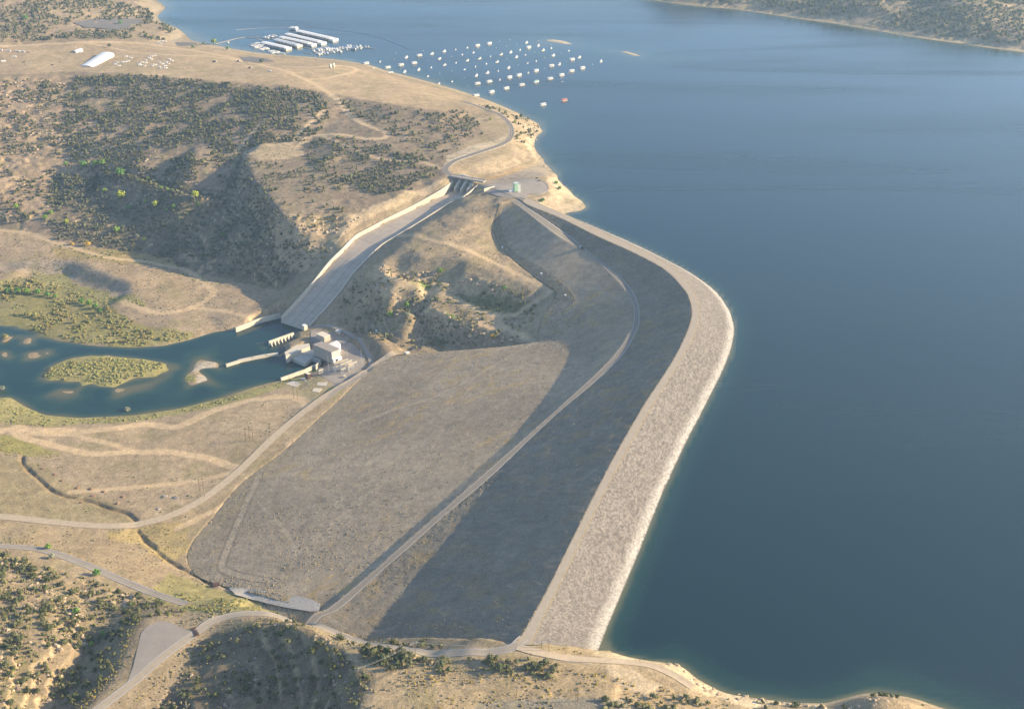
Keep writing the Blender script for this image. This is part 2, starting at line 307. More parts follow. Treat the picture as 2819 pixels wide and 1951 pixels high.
# chute: lower the ground under the concrete
spc = (spL+spR)/2
idx = np.zeros(HT.shape, int); yy, xx = np.where(in_sp)
dd = np.hypot(GXX[in_sp][:, None]-spc[None, :, 0], GYY[in_sp][:, None]-spc[None, :, 1]); fl = spF[dd.argmin(1), 0]
HALL[in_sp] = fl; HT[in_sp] = fl-4
CARVE = [([(628,706),(697,728),(706,741),(662,750),(606,770),(560,762),(528,744),(585,714)], -105), ([(600,770),(662,752),(672,764),(640,776),(648,790),(625,796),(598,800)], -104),
 ([(712,822),(632,852),(598,852),(600,812),(640,797),(700,776),(712,800),(735,812)], -105)]
for poly, zc in CARVE:
    mm = inpoly(GXX, GYY, np.array([P(u, v, -98) for u, v in poly])); HT[mm] = np.minimum(HT[mm], zc); HALL[mm] = np.minimum(HALL[mm], -100)
def samp(G, x, y):
    fx = np.clip((np.asarray(x, float)-GX0)/GS, 0, nx-1.001); fy = np.clip((np.asarray(y, float)-GY0)/GS, 0, ny-1.001)
    i = fx.astype(int); j = fy.astype(int); fx = fx-i; fy = fy-j
    return G[j, i]*(1-fx)*(1-fy)+G[j, i+1]*fx*(1-fy)+G[j+1, i]*(1-fx)*fy+G[j+1, i+1]*fx*fy
def T(u, v, G=None):            # photo ray -> ground
    G = HALL if G is None else G
    zs = np.arange(130, -112, -0.5); a = (u-1153)/FU; b = -(v-798)/FU; t = (zs-CAM_H)/(-SP+b*CP)
    x = a*t; y = (CP+b*SP)*t; h = samp(G, x, y); hit = np.where(h >= zs)[0]
    k = hit[0] if len(hit) else len(zs)-1
    return np.array([x[k], y[k], h[k]])
def TP(pts): return np.array([T(*p[:2]) for p in pts])
print('terrain raster', round(time.time()-_t0, 1))
# ------------------------------------------------------------------ materials
def nt(name):
    m = bpy.data.materials.new(name); m.use_nodes = True; t = m.node_tree
    return m, t, t.nodes['Principled BSDF'], t.nodes, t.links
def mat(name, col, rough=0.9, var=0.15, scale=0.5, metal=0.0, spec=0.3, bump=0.0):
    m, t, b, N, K = nt(name); b.inputs['Roughness'].default_value = rough; b.inputs['Metallic'].default_value = metal
    b.inputs['Specular IOR Level'].default_value = spec
    n = N.new('ShaderNodeTexNoise'); n.inputs['Scale'].default_value = scale; n.inputs['Detail'].default_value = 5
    tc = N.new('ShaderNodeTexCoord'); K.new(tc.outputs['Object'], n.inputs['Vector'])
    r = N.new('ShaderNodeMapRange'); r.inputs[3].default_value = 1-var; r.inputs[4].default_value = 1+var; r.inputs[1].default_value = 0.3; r.inputs[2].default_value = 0.7
    K.new(n.outputs[0], r.inputs[0])
    v = N.new('ShaderNodeVectorMath'); v.operation = 'SCALE'; v.inputs[0].default_value = col[:3]; K.new(r.outputs[0], v.inputs['Scale'])
    K.new(v.outputs[0], b.inputs['Base Color'])
    if bump:
        bp = N.new('ShaderNodeBump'); bp.inputs['Strength'].default_value = bump; bp.inputs['Distance'].default_value = 0.6; K.new(n.outputs[0], bp.inputs['Height']); K.new(bp.outputs[0], b.inputs['Normal'])
    return m
def ground_mat(name, attr=True, col=(.3,.25,.18), grains=((0.9, 0.35, 0.6), (0.22, 0.3, 1.2)), bumpd=0.6, spec=0.1):
    # colour attribute (what the soil is, with the hill's shade painted in) x procedural grain at several sizes, with bump
    m, t, b, N, K = nt(name); b.inputs['Roughness'].default_value = 0.95; b.inputs['Specular IOR Level'].default_value = spec
    tc = N.new('ShaderNodeTexCoord')
    if attr:
        c = N.new('ShaderNodeAttribute'); c.attribute_name = 'Col'; cur = c.outputs['Color']
    else:
        c = N.new('ShaderNodeRGB'); c.outputs[0].default_value = (*col, 1); cur = c.outputs[0]
    h = None
    for i, (sc, amt, bd) in enumerate(grains):
        n = N.new('ShaderNodeTexNoise'); n.inputs['Scale'].default_value = sc; n.inputs['Detail'].default_value = 6; n.inputs['Roughness'].default_value = 0.65
        K.new(tc.outputs['Object'], n.inputs['Vector'])
        r = N.new('ShaderNodeMapRange'); r.inputs[1].default_value = 0.32; r.inputs[2].default_value = 0.68; r.inputs[3].default_value = 1-amt; r.inputs[4].default_value = 1+amt
        K.new(n.outputs[0], r.inputs[0])
        v = N.new('ShaderNodeVectorMath'); v.operation = 'SCALE'; K.new(cur, v.inputs[0]); K.new(r.outputs[0], v.inputs['Scale']); cur = v.outputs[0]
        bp = N.new('ShaderNodeBump'); bp.inputs['Strength'].default_value = 1.0; bp.inputs['Distance'].default_value = bumpd*bd
        K.new(n.outputs[0], bp.inputs['Height'])
        if h is not None: K.new(h, bp.inputs['Normal'])
        h = bp.outputs[0]
    K.new(cur, b.inputs['Base Color']); K.new(h, b.inputs['Normal'])
    return m
M = {}
M['soil'] = ground_mat('desert soil', grains=((0.55, 0.28, 0.5), (0.12, 0.18, 1.0), (1.7, 0.25, 0.25)))
M['dam_face'] = ground_mat('dam cobble face', grains=((0.7, 0.30, 0.45), (0.1, 0.16, 0.6), (2.2, 0.3, 0.25)))
M['asphalt'] = ground_mat('asphalt', False, (.17,.155,.14), ((0.3, 0.10, 0.02), (3, 0.10, 0.02)))
M['slope_asphalt'] = ground_mat('slope asphalt', False, (.235,.205,.17), ((0.3, 0.10, 0.02), (3, 0.10, 0.02)))
M['gravelroad'] = ground_mat('gravel road', False, (.44,.35,.245), ((0.25, 0.13, 0.05), (1.6, 0.13, 0.05)))
M['crestroad'] = ground_mat('crest road', False, (.37,.31,.24), ((0.2, 0.08, 0.03), (1.6, 0.08, 0.03)))
M['lot'] = ground_mat('old asphalt lot', False, (.315,.27,.225), ((0.07, 0.10, 0.02), (0.8, 0.06, 0.02)))
M['concrete'] = mat('concrete', (.50,.44,.36), 0.85, 0.12, 0.25)
M['chute'] = mat('chute concrete', (.44,.36,.275), 0.85, 0.10, 0.12)
M['concwhite'] = mat('pale concrete', (.56,.49,.38), 0.8, 0.08, 0.3)
M['white'] = mat('white paint', (.72,.70,.66), 0.45, 0.04, 0.6)
M['line'] = mat('road line paint', (.62,.60,.54), 0.8, 0.15, 0.5)
M['yline'] = mat('yellow line paint', (.50,.34,.12), 0.8, 0.15, 0.5)
# ------------------------------------------------------------------ object helpers
COL = SC.collection
def tag(o, label=None, cat=None, group=None, kind=None):
    if label: o['label'] = label
    if cat: o['category'] = cat
    if group: o['group'] = group
    if kind: o['kind'] = kind
    return o
def mesh_np(name, V, F, mt, parent=None, col=None, shade=False):
    V = np.asarray(V, np.float32); F = np.asarray(F, np.int32); k = F.shape[1]
    me = bpy.data.meshes.new(name); me.vertices.add(len(V)); me.vertices.foreach_set('co', V.ravel())
    me.loops.add(F.size); me.loops.foreach_set('vertex_index', F.ravel())
    me.polygons.add(len(F)); me.polygons.foreach_set('loop_start', np.arange(len(F), dtype=np.int32)*k)
    me.update(calc_edges=True)
    if shade: me.polygons.foreach_set('use_smooth', np.ones(len(F), bool))
    if col is not None:
        a = me.attributes.new('Col', 'FLOAT_COLOR', 'POINT'); a.data.foreach_set('color', np.hstack([col, np.ones((len(V), 1))]).astype(np.float32).ravel())
    me.materials.append(mt); o = bpy.data.objects.new(name, me); COL.objects.link(o); o.parent = parent
    return o
def empty(name, loc, rz=0):
    o = bpy.data.objects.new(name, None); o.empty_display_size = 0.5; COL.objects.link(o); o.location = tuple(float(c) for c in loc); o.rotation_euler = (0, 0, rz); return o
def grid_faces(nr, nc):
    i = np.arange(nr*nc).reshape(nr, nc)
    return np.stack([i[:-1, :-1].ravel(), i[:-1, 1:].ravel(), i[1:, 1:].ravel(), i[1:, :-1].ravel()], 1)
# ------------------------------------------------------------------ road and track lines (ground points)
def W2(pts): return smooth(TP(dens(np.array([p[:2] for p in pts], float), 40)), 4)
def W3(pts): return smooth(np.array([P(*p) for p in pts]), 6)
R_toe = W3([(p[0], p[1], p[2]) for p in TOE]); R_county = W3(COUNTY); R_hwyn = W3(HWYN); R_hwy = W3(HWY); R_right = W3(ROADR)
TR = {}
CREEK = W2([(50,1028),(52,1045),(75,1068),(95,1085),(115,1103),(150,1118),(200,1128),(250,1145),(285,1155),(305,1170)]); CREEK2 = W2([(310,1195),(325,1215),(345,1230),(370,1255),(410,1280),(450,1300),(480,1318)])
TR['river track'] = W2([(0,972),(40,962),(60,968),(200,970),(280,962),(330,955),(390,962),(430,948),(480,925),(560,902),(640,893),(680,900),(690,915)])
TR['field track'] = W2([(30,965),(50,985),(120,1003),(200,1022),(300,1018),(380,1018),(470,1032),(530,1052)])
TR['field track b'] = W2([(60,978),(160,978),(250,1000),(300,1018)])
TR['pipe track'] = W2([(160,1108),(300,1098),(430,1085),(520,1065)])
TR['hill road'] = W2([(660,168),(700,185),(740,210),(765,230),(780,250),(810,275),(845,290),(870,300),(868,310),(830,314),(780,305),(725,304),(690,312),(672,330)])
TR['hill track'] = W2([(725,306),(780,330),(830,350),(880,362),(950,365),(990,380)])
TR['mesa road'] = W2([(0,105),(100,100),(200,96),(260,95),(330,100),(420,112),(520,130),(600,150),(660,166)])
TR['mesa loop'] = W2([(690,180),(740,176),(790,165),(800,155),(770,148),(690,152),(640,150)])
TR['mesa road b'] = W2([(200,98),(300,118),(400,125),(480,128),(560,140)])
TR['cut a'] = W2([(730,250),(690,285),(660,320)])
TR['cut b'] = W2([(720,190),(690,260)]) if False else TR['cut a']
TR['slope track'] = W2([(655,225),(630,260),(590,300),(560,320),(480,385)]) if False else W2([(600,270),(560,310),(520,355)])
TR['bench track'] = W2([(845,622),(890,634),(935,643),(1000,660),(1050,684),(1090,702),(1120,712),(1155,711),(1180,698),(1215,675),(1243,655)])
TR['bench spur'] = W2([(1120,712),(1118,724),(1130,738),(1160,752),(1190,768)])
TR['knob track'] = W2([(1115,708),(1125,725),(1150,745),(1195,770),(1197,790),(1160,815),(1110,840),(1060,862),(960,900),(880,925),(800,955)])
TR['knob track b'] = W2([(1030,745),(1080,742),(1125,738)]) if False else W2([(1075,720),(1100,735),(1130,742)])
TR['ridge track'] = W2([(900,530),(960,538),(1020,552),(1080,575),(1150,610),(1235,652)])
TR['north track'] = W2([(0,520),(60,525),(130,548),(240,580),(330,590),(420,610),(470,645),(480,662),(440,690),(380,705),(330,700),(280,680)])
TR['north track b'] = W2([(430,692),(500,700),(560,712),(600,716)])
TR['cross a'] = W2([(600,1300),(680,1240),(740,1190),(800,1130),(880,1085),(930,1060),(960,1030),(980,1000),(1000,965)])
TR['cross b'] = W2([(560,1110),(610,1160),(640,1190),(660,1230),(665,1260)])
TR['cross c'] = W2([(740,1192),(745,1210),(770,1245),(790,1285)])
TR['cross d'] = W2([(890,815),(960,800),(1000,805)])
TR['toe branch'] = W2([(400,1190),(500,1140),(560,1100)])
berm_track = W2([(592,1050),(580,1080),(560,1120),(535,1180),(515,1230),(500,1270),(510,1285),(560,1300),(620,1310)])
upper_track = W2([(890,1372),(950,1340),(1010,1300),(1040,1280)])
yard_road = W2([(700,738),(740,735),(790,755),(820,785),(835,815),(825,840),(790,862),(760,880),(735,900)])
ROADS = [(R_toe, 8), (R_county, 8), (R_hwyn, 9), (R_hwy, 9), (R_right, 9), (yard_road, 5)]
TRK = [(k, v) for k, v in TR.items()]
# ------------------------------------------------------------------ colour and roughness zones
def Wp(pts): return np.array([T(*p, HALL) for p in dens(np.array(pts, float), 60)])
ZONES = [  # polygon, colour, relief amplitude, edge softness
 ('mesa', [(-50,106),(200,92),(380,96),(560,122),(700,135),(870,168),(1030,212),(1055,232),(1000,252),(860,233),(720,208),(640,193),(480,183),(300,167),(150,161),(-50,172)], (.375,.285,.185), .25),
 ('hillside', [(-50,172),(150,161),(300,167),(480,183),(640,193),(720,208),(860,233),(1000,252),(1055,240),(1085,300),(1000,360),(1000,405),(900,445),(800,495),(760,530),(700,620),(640,650),(480,625),(300,572),(130,545),(-50,512)], (.265,.205,.148), 1.45),
 ('rocky', [(-50,180),(130,170),(170,260),(330,270),(360,330),(300,390),(200,370),(120,400),(130,480),(80,500),(-50,500)], (.33,.245,.17), 2.6),
 ('pale pad', [(548,342),(590,325),(660,318),(672,335),(690,350),(640,360),(580,362)], (.42,.33,.22), .3),
 ('nose', [(560,365),(640,362),(740,350),(760,480),(720,520),(660,510),(600,470)], (.29,.23,.165), .8),
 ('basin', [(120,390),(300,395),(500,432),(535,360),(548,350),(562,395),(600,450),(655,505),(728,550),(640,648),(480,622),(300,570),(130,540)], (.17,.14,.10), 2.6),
 ('cliff', [(600,520),(700,480),(790,480),(860,475),(800,505),(770,540),(745,575),(690,610),(640,600)], (.36,.28,.19), 2.8),
 ('cut', [(1000,408),(980,428),(930,452),(860,478),(800,505),(765,540),(745,570),(730,560),(740,530),(790,488),(860,455),(930,432),(985,405)], (.50,.39,.26), 1.2),
 ('road cut', [(1010,372),(1000,355),(1050,335),(1110,318),(1140,305),(1130,325),(1090,342),(1040,358)], (.43,.36,.27), .5),
 ('bank', [(1035,388),(1060,372),(1120,350),(1160,330),(1190,345),(1200,360),(1130,385),(1070,395)], (.40,.315,.215), 1.3),
 ('point', [(1050,235),(1100,235),(1180,262),(1222,290),(1205,320),(1195,340),(1165,335),(1160,300),(1140,262)], (.36,.28,.19), 1.6),
 ('shore rock', [(1190,280),(1225,292),(1208,312),(1200,330),(1210,350),(1245,385),(1225,375),(1195,350),(1185,310)], (.50,.40,.28), 1.8),
 ('approach', [(1080,410),(1110,395),(1200,368),(1235,375),(1238,398),(1180,402),(1130,412),(1090,415)], (.33,.275,.22), .15),
 ('orange', [(1085,402),(1130,389),(1200,368),(1215,372),(1150,393),(1100,405)], (.42,.29,.15), .15),
 ('spit', [(1235,400),(1255,400),(1300,440),(1328,465),(1305,480),(1262,484),(1200,455),(1240,440)], (.44,.355,.25), .4),
 ('north terrace', [(-50,512),(130,545),(300,572),(480,627),(645,652),(640,705),(535,742),(430,766),(290,784),(120,766),(-50,733)], (.335,.26,.18), .5),
 ('green bank n', [(-50,640),(60,625),(150,640),(230,690),(330,735),(440,755),(420,772),(290,786),(120,768),(-50,735)], (.26,.235,.10), .5),
 ('yellow n', [(120,560),(250,560),(380,580),(400,600),(250,590),(130,580)], (.33,.26,.13), .3),
 ('bench veg', [(100,590),(160,600),(165,640),(240,662),(300,665),(330,690),(200,680),(60,640)], (.27,.25,.11), .4),
 ('mound', [(-20,588),(130,586),(200,597),(300,640),(300,665),(200,650),(150,620),(-20,612)], (.32,.26,.20), .4),
 ('island', ISL, (.30,.27,.11), .3), ('spitbar', [(400,815),(430,818),(425,830),(400,835),(340,812)], (.30,.27,.11), .2), ('bar', [(412,855),(425,842),(440,842),(450,855),(440,862),(420,864)], (.28,.27,.10), .2), ('gravel', [(450,843),(475,845),(478,860),(452,866),(440,862)], (.42,.37,.31), .2), ('gravel b', [(412,820),(450,815),(492,816),(487,826),(440,832)], (.42,.37,.31), .2),
 ('fields', [(-50,955),(100,965),(300,955),(500,912),(640,870),(720,850),(800,860),(640,960),(540,1058),(360,1168),(120,1176),(-50,1160)], (.345,.27,.185), .2),
 ('green bank s', [(-50,860),(0,872),(60,915),(100,935),(300,935),(500,895),(715,836),(730,848),(640,872),(500,915),(310,950),(100,962),(-50,950)], (.30,.27,.12), .4),
 ('lowfield', [(-50,1030),(60,1035),(150,1090),(310,1170),(250,1186),(-50,1162)], (.31,.25,.15), .3),
 ('yellow s', [(-50,975),(30,985),(140,1020),(60,1030),(-50,1010)], (.30,.27,.10), .4),
 ('apron', [(-50,1170),(250,1187),(440,1140),(430,1240),(500,1318),(420,1370),(340,1335),(200,1262),(-50,1228)], (.33,.255,.165), .5),
 ('dry grass', [(250,1195),(420,1180),(425,1240),(380,1270),(320,1230),(240,1210)], (.38,.29,.14), .4),
 ('creekside', [(380,1290),(500,1330),(600,1365),(690,1388),(560,1385),(440,1380),(340,1345)], (.30,.26,.12), 1.0),
 ('yard', [(700,738),(790,752),(832,800),(825,845),(770,880),(735,862),(700,848),(690,790)], (.30,.25,.205), .1),
 ('yard green', [(640,868),(720,846),(780,875),(750,905),(700,905)], (.33,.275,.165), .3),
 ('knob', [(1140,440),(1110,480),(1115,550),(1175,600),(1250,655),(1200,780),(900,800),(860,760),(760,735),(700,735),(790,620),(860,548),(1024,450)], (.31,.245,.17), 1.35),
 ('knob cliff', [(820,600),(880,600),(1030,625),(1100,635),(1150,660),(1100,700),(1040,670),(930,650),(850,640)], (.40,.31,.205), 2.4),
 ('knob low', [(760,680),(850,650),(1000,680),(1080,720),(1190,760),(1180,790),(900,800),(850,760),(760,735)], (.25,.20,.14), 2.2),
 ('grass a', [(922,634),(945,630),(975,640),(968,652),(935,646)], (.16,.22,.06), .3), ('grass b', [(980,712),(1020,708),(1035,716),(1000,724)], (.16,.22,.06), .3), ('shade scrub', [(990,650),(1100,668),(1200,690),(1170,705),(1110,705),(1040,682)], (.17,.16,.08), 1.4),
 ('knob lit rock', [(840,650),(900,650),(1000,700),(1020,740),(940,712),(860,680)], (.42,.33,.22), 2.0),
 ('ramp', [(800,735),(900,800),(870,812),(825,830),(780,770)], (.25,.195,.135), .6),
 ('left ridge', [(-50,1240),(60,1255),(240,1315),(340,1345),(250,1400),(130,1620),(-50,1620)], (.30,.235,.155), 1.8),
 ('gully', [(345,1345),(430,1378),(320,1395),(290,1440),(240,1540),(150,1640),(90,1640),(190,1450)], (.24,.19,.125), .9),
 ('hill shade', [(560,1402),(640,1398),(705,1420),(832,1530),(815,1640),(330,1640),(455,1440)], (.18,.145,.10), 1.7),  # soil colour darkened to deepen the shade on this side of the hill
 ('right slope', [(830,1445),(930,1450),(1150,1465),(1300,1490),(1500,1500),(1700,1580),(2100,1640),(800,1640),(832,1530),(705,1420)], (.345,.27,.175), 1.3),
 ('grey patch', [(1080,1585),(1300,1570),(1420,1590),(1500,1640),(1050,1640)], (.27,.24,.19), .3),
 ('shore c', [(1352,1455),(1410,1476),(1540,1500),(1560,1525),(1700,1572),(1860,1588),(1700,1590),(1540,1545),(1480,1500),(1330,1475)], (.52,.43,.30), .7),
 ('slab', [(1370,1500),(1430,1505),(1490,1540),(1460,1565),(1400,1545),(1360,1515)], (.43,.35,.25), .3),
 ('east mesa', [(1500,-60),(1500,2),(1700,24),(1900,51),(2100,86),(2306,114),(2900,210),(3000,-80)], (.215,.175,.12), 4.5),
 ('east shore', [(1640,10),(1720,8),(1900,35),(2100,68),(2306,95),(2306,112),(2100,84),(1900,49),(1720,22)], (.30,.24,.165), 3.0),
 ('top left', [(-50,106),(200,92),(380,96),(400,70),(330,40),(300,-60),(-50,-60)], (.29,.225,.155), 1.5),
 ('beach a', [(370,95),(405,87),(415,78),(400,66),(380,58),(385,75),(330,90)], (.50,.39,.25), .2),
 ('beach b', [(250,32),(335,36),(352,28),(370,20),(335,0),(300,5),(330,20)], (.50,.39,.25), .3)]
def ground_fields(x, y):
    n1 = fbm(x, y, 45, 3, 3); n2 = fbm(x, y, 9, 3, 9); n3 = fbm(x, y, 160, 2, 21)
    jx = x+7*n1+2.5*n2; jy = y+7*fbm(x, y, 40, 3, 5)+2.5*vnoise(x/6, y/6, 8)
    col = np.tile(np.array([.31,.245,.165]), (len(x), 1)); amp = np.full(len(x), 0.6)
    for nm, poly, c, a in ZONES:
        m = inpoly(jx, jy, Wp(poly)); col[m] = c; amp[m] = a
    g = (1+0.16*n1+0.16*n2+0.10*n3+0.24*(RNG.random(len(x))-.5))[:, None]
    col = col*g
    # dry-grass / dark-scrub mottling on the soil itself
    s = np.clip(fbm(x, y, 22, 4, 33)*2.2-0.15, 0, 1)[:, None]*0.6
    col = col*(1-s)+np.array([.25,.215,.12])*s
    # tracks worn pale into the soil
    for k, L in TRK:
        wd = {'river track': 5.5, 'field track': 4.5, 'north track': 4.2, 'hill road': 4.2, 'mesa road': 6}.get(k, 3.2 if 'cross' not in k else 2.2)
        d = polydist(x, y, L, 12); t = np.clip(1-(d-wd)/2.2, 0, 1)[:, None]*(0.92 if k in ('hill road', 'river track', 'field track', 'mesa loop') else 0.75)
        col = col*(1-t)+np.array([.54,.41,.265])*t; amp = np.where(d < 8, np.minimum(amp, 0.1+amp*np.clip((d-3)/5, 0, 1)), amp)
    for L, wd in ROADS:
        d = polydist(x, y, L, 26); t = np.clip((d-wd*0.5-1.5)/7, 0, 1); amp = amp*t
        e = (np.clip(1-(d-wd*0.5)/3.0, 0, 1)*0.6)[:, None]; col = col*(1-e)+np.array([.40,.32,.22])*e
    return col, amp
def relief(x, y, amp):
    r = fbm(x, y, 34, 3, 51)*0.9+fbm(x, y, 9, 3, 61)*0.55
    rocky = np.clip((amp-1.2)/1.2, 0, 1)
    blk = np.abs(fbm(x, y, 13, 3, 71)); blk = (0.35-blk)*2.2
    return amp*(r*(1-0.4*rocky)+blk*rocky*0.45)
# ------------------------------------------------------------------ terrain mesh: rows and columns that widen with distance
def fan(y0, y1, st, tmax, nt_):
    ys = [y0]
    while ys[-1] < y1: ys.append(ys[-1]*(1+st))
    ys = np.array(ys); ts = np.linspace(-tmax, tmax, nt_)
    Y = np.repeat(ys[:, None], nt_, 1); X = Y*ts[None, :]; return X, Y
X, Y = fan(500, 4700, 0.0021, 0.66, 720)
xf, yf = X.ravel(), Y.ravel()
z = samp(HT, xf, yf)
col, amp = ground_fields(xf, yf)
# strata: steep rock shows darker and paler beds
gz = np.gradient(z.reshape(X.shape)); 
shoreflat = np.clip(np.minimum(np.abs(z-0), np.abs(z+100))/1.6, 0.12, 1)
damd = samp(blur(in_dam.astype(float), 2.0), xf, yf); spd = samp(blur(in_sp.astype(float), 1.5), xf, yf)
amp = amp*np.clip(1-damd*3, 0, 1)*np.clip(1-spd*3, 0, 1)
for L in (CREEK, CREEK2):
    d = polydist(xf, yf, L, 14); d = d+1.2*vnoise(xf/9, yf/9, 7); k_ = np.clip(1-d/3.0, 0, 1); z = z-2.6*k_; k2 = (np.clip(1-np.abs(d-1.0)/2.4, 0, 1)*.6)[:, None]; col = col*(1-k2)+np.array([.17,.11,.07])*k2
# keep underwater ground under water
rel = relief(xf, yf, amp*shoreflat)
z2 = z+rel
# layered sandstone: ledges and short cliffs that follow the beds
led = np.clip((amp-1.1)/0.9, 0, 1)*shoreflat
hb = z2+2.2*fbm(xf, yf, 60, 3, 88)+0.9*fbm(xf, yf, 11, 2, 89); stp = 5.2+1.6*vnoise(xf/130, yf/130, 90)
fr = hb/stp-np.floor(hb/stp); e_ = np.clip((fr-0.62)/0.2, 0, 1); e_ = e_*e_*(3-2*e_)
brk = np.clip(fbm(xf, yf, 38, 3, 91)*3+0.75, 0, 1)
z2 = z2+led*brk*(e_-fr)*stp*0.85
cl = (led*brk*np.clip(1-np.abs(fr-0.74)/0.2, 0, 1)*0.95)[:, None]
col = col*(1-cl)+np.array([.50,.385,.25])*(0.85+0.3*vnoise(xf/3, yf/3, 92))[:, None]*cl
LAKE_POLY = [crest_ds[i, :2] for i in range(len(crest_ds))]+[P(u, v, 10)[:2] for u, v in [(1150,430),(1100,412),(1075,402),(1040,370),(1060,280),(1045,240),(900,208),(700,152),(560,142),(430,118),(330,104),(300,70),(240,45),(200,10),(150,-60),(-300,-120),(-300,-260),(3200,-260),(3200,1700),(2200,1720),(1800,1650),(1600,1610),(1500,1560),(1350,1510),(1180,1475)]]
in_lake = inpoly(xf, yf, np.array(LAKE_POLY))
# pale bathtub ring just above the lake
ring = np.clip(1-np.abs(z2-1.2)/1.6, 0, 1)*np.clip(1-damd*3, 0, 1)
ring = (ring*0.6*in_lake)[:, None]*(z > -20)[:, None]
col = col*(1-ring)+np.array([.50,.41,.28])*ring
uw = ((z2 < -0.1) & in_lake)[:, None]; col = np.where(uw, col*0.55+np.array([.08,.09,.05]), col)
col = col*np.array([.985, .945, .855])
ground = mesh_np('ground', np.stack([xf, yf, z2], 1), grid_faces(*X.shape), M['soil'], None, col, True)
tag(ground, 'tan desert ground, rocky hillsides and river flats around the dam', kind='structure')
# far ground sheet beyond the survey, to the horizon
print('ground', round(time.time()-_t0, 1))
# ------------------------------------------------------------------ water
def water_mat(name, deep, shallow, dscale, rough, bumps):
    m, t, b, N, K = nt(name); b.inputs['Roughness'].default_value = rough; b.inputs['IOR'].default_value = 1.333; b.inputs['Specular IOR Level'].default_value = 1.0 if 'lake' in name else 0.5
    a = N.new('ShaderNodeAttribute'); a.attribute_name = 'Col'; K.new(a.outputs['Color'], b.inputs['Base Color'])
    tc = N.new('ShaderNodeTexCoord'); prev = None
    for sx, sy, rot, st in bumps:
        mp = N.new('ShaderNodeMapping'); mp.inputs['Scale'].default_value = (sx, sy, 1); mp.inputs['Rotation'].default_value = (0, 0, rot); K.new(tc.outputs['Object'], mp.inputs[0])
        n = N.new('ShaderNodeTexNoise'); n.inputs['Scale'].default_value = 1; n.inputs['Detail'].default_value = 3; K.new(mp.outputs[0], n.inputs['Vector'])
        bp = N.new('ShaderNodeBump'); bp.inputs['Strength'].default_value = 1; bp.inputs['Distance'].default_value = st; K.new(n.outputs[0], bp.inputs['Height'])
        if prev is not None: K.new(prev, bp.inputs['Normal'])
        prev = bp.outputs[0]
    # wind streaks: long bands of rougher and smoother water
    mp = N.new('ShaderNodeMapping'); mp.inputs['Scale'].default_value = (0.0011, 0.007, 1); mp.inputs['Rotation'].default_value = (0, 0, -0.55); K.new(tc.outputs['Object'], mp.inputs[0])
    n = N.new('ShaderNodeTexNoise'); n.inputs['Scale'].default_value = 1; n.inputs['Detail'].default_value = 5; n.inputs['Distortion'].default_value = 0.8; K.new(mp.outputs[0], n.inputs['Vector'])
    r = N.new('ShaderNodeMapRange'); r.inputs[1].default_value = 0.38; r.inputs[2].default_value = 0.66; r.inputs[3].default_value = rough*2.3; r.inputs[4].default_value = rough*0.6; K.new(n.outputs[0], r.inputs[0]); K.new(r.outputs[0], b.inputs['Roughness'])
    K.new(prev, b.inputs['Normal']); return m
WIND = math.radians(-28)
M['lake'] = water_mat('lake water', 0, 0, 0, 0.12, ((0.012, 0.05, WIND, 0.25), (0.10, 0.45, WIND, 0.12)))
M['river'] = water_mat('river water', 0, 0, 0, 0.12, ((0.05, 0.12, 0.3, 0.12), (0.4, 0.8, 0.3, 0.05)))
def depthcol(d, deep, mid, shallow, k1, k2):
    a = np.clip(d/k1, 0, 1)[:, None]; b = np.clip((d-k1)/k2, 0, 1)[:, None]
    c = shallow*(1-a)+mid*a; return c*(1-b)+deep*b
X, Y = fan(560, 4700, 0.006, 0.70, 300); xf, yf = X.ravel(), Y.ravel()
dpt = -samp(HALL, xf, yf)+fbm(xf, yf, 25, 2, 4)*0.4
dc = depthcol(np.clip(dpt, 0, 99), np.array([.003,.020,.023]), np.array([.012,.042,.034]), np.array([.13,.13,.065]), 2.0, 7)
wet = dpt > -9; 
F = grid_faces(*X.shape); keepf = wet[F].any(1); 
keepf &= inpoly(xf[F].mean(1), yf[F].mean(1), np.array(LAKE_POLY))
used = np.unique(F[keepf]); remap = np.zeros(len(xf), int); remap[used] = np.arange(len(used))
lake = mesh_np('lake_water', np.stack([xf[used], yf[used], np.zeros(len(used))], 1), remap[F[keepf]], M['lake'], None, dc[used], True)
tag(lake, 'wide blue reservoir lake above the dam', kind='structure')
fx = [-60000, 60000]; fw = []
V = []; Fq = []
for (x0, x1, y0, y1) in [(-60000, 60000, 4690, 60000), (3200, 60000, -2000, 4690)]:
    i = len(V); V += [(x0, y0, -0.05), (x1, y0, -0.05), (x1, y1, -0.05), (x0, y1, -0.05)]; Fq.append((i, i+1, i+2, i+3))
o = mesh_np('distant_water', V, Fq, M['lake'], None, np.tile([.003,.020,.023], (len(V), 1))); tag(o, 'far water beyond the surveyed lake', kind='structure')
o = mesh_np('distant_ground', [(-60000,-60000,-108),(60000,-60000,-108),(60000,4700,-108),(-60000,4700,-108)], [(0,1,2,3)], M['soil'], None, np.tile([.3,.24,.16], (4, 1))); tag(o, 'low desert ground reaching to the horizon', kind='structure')
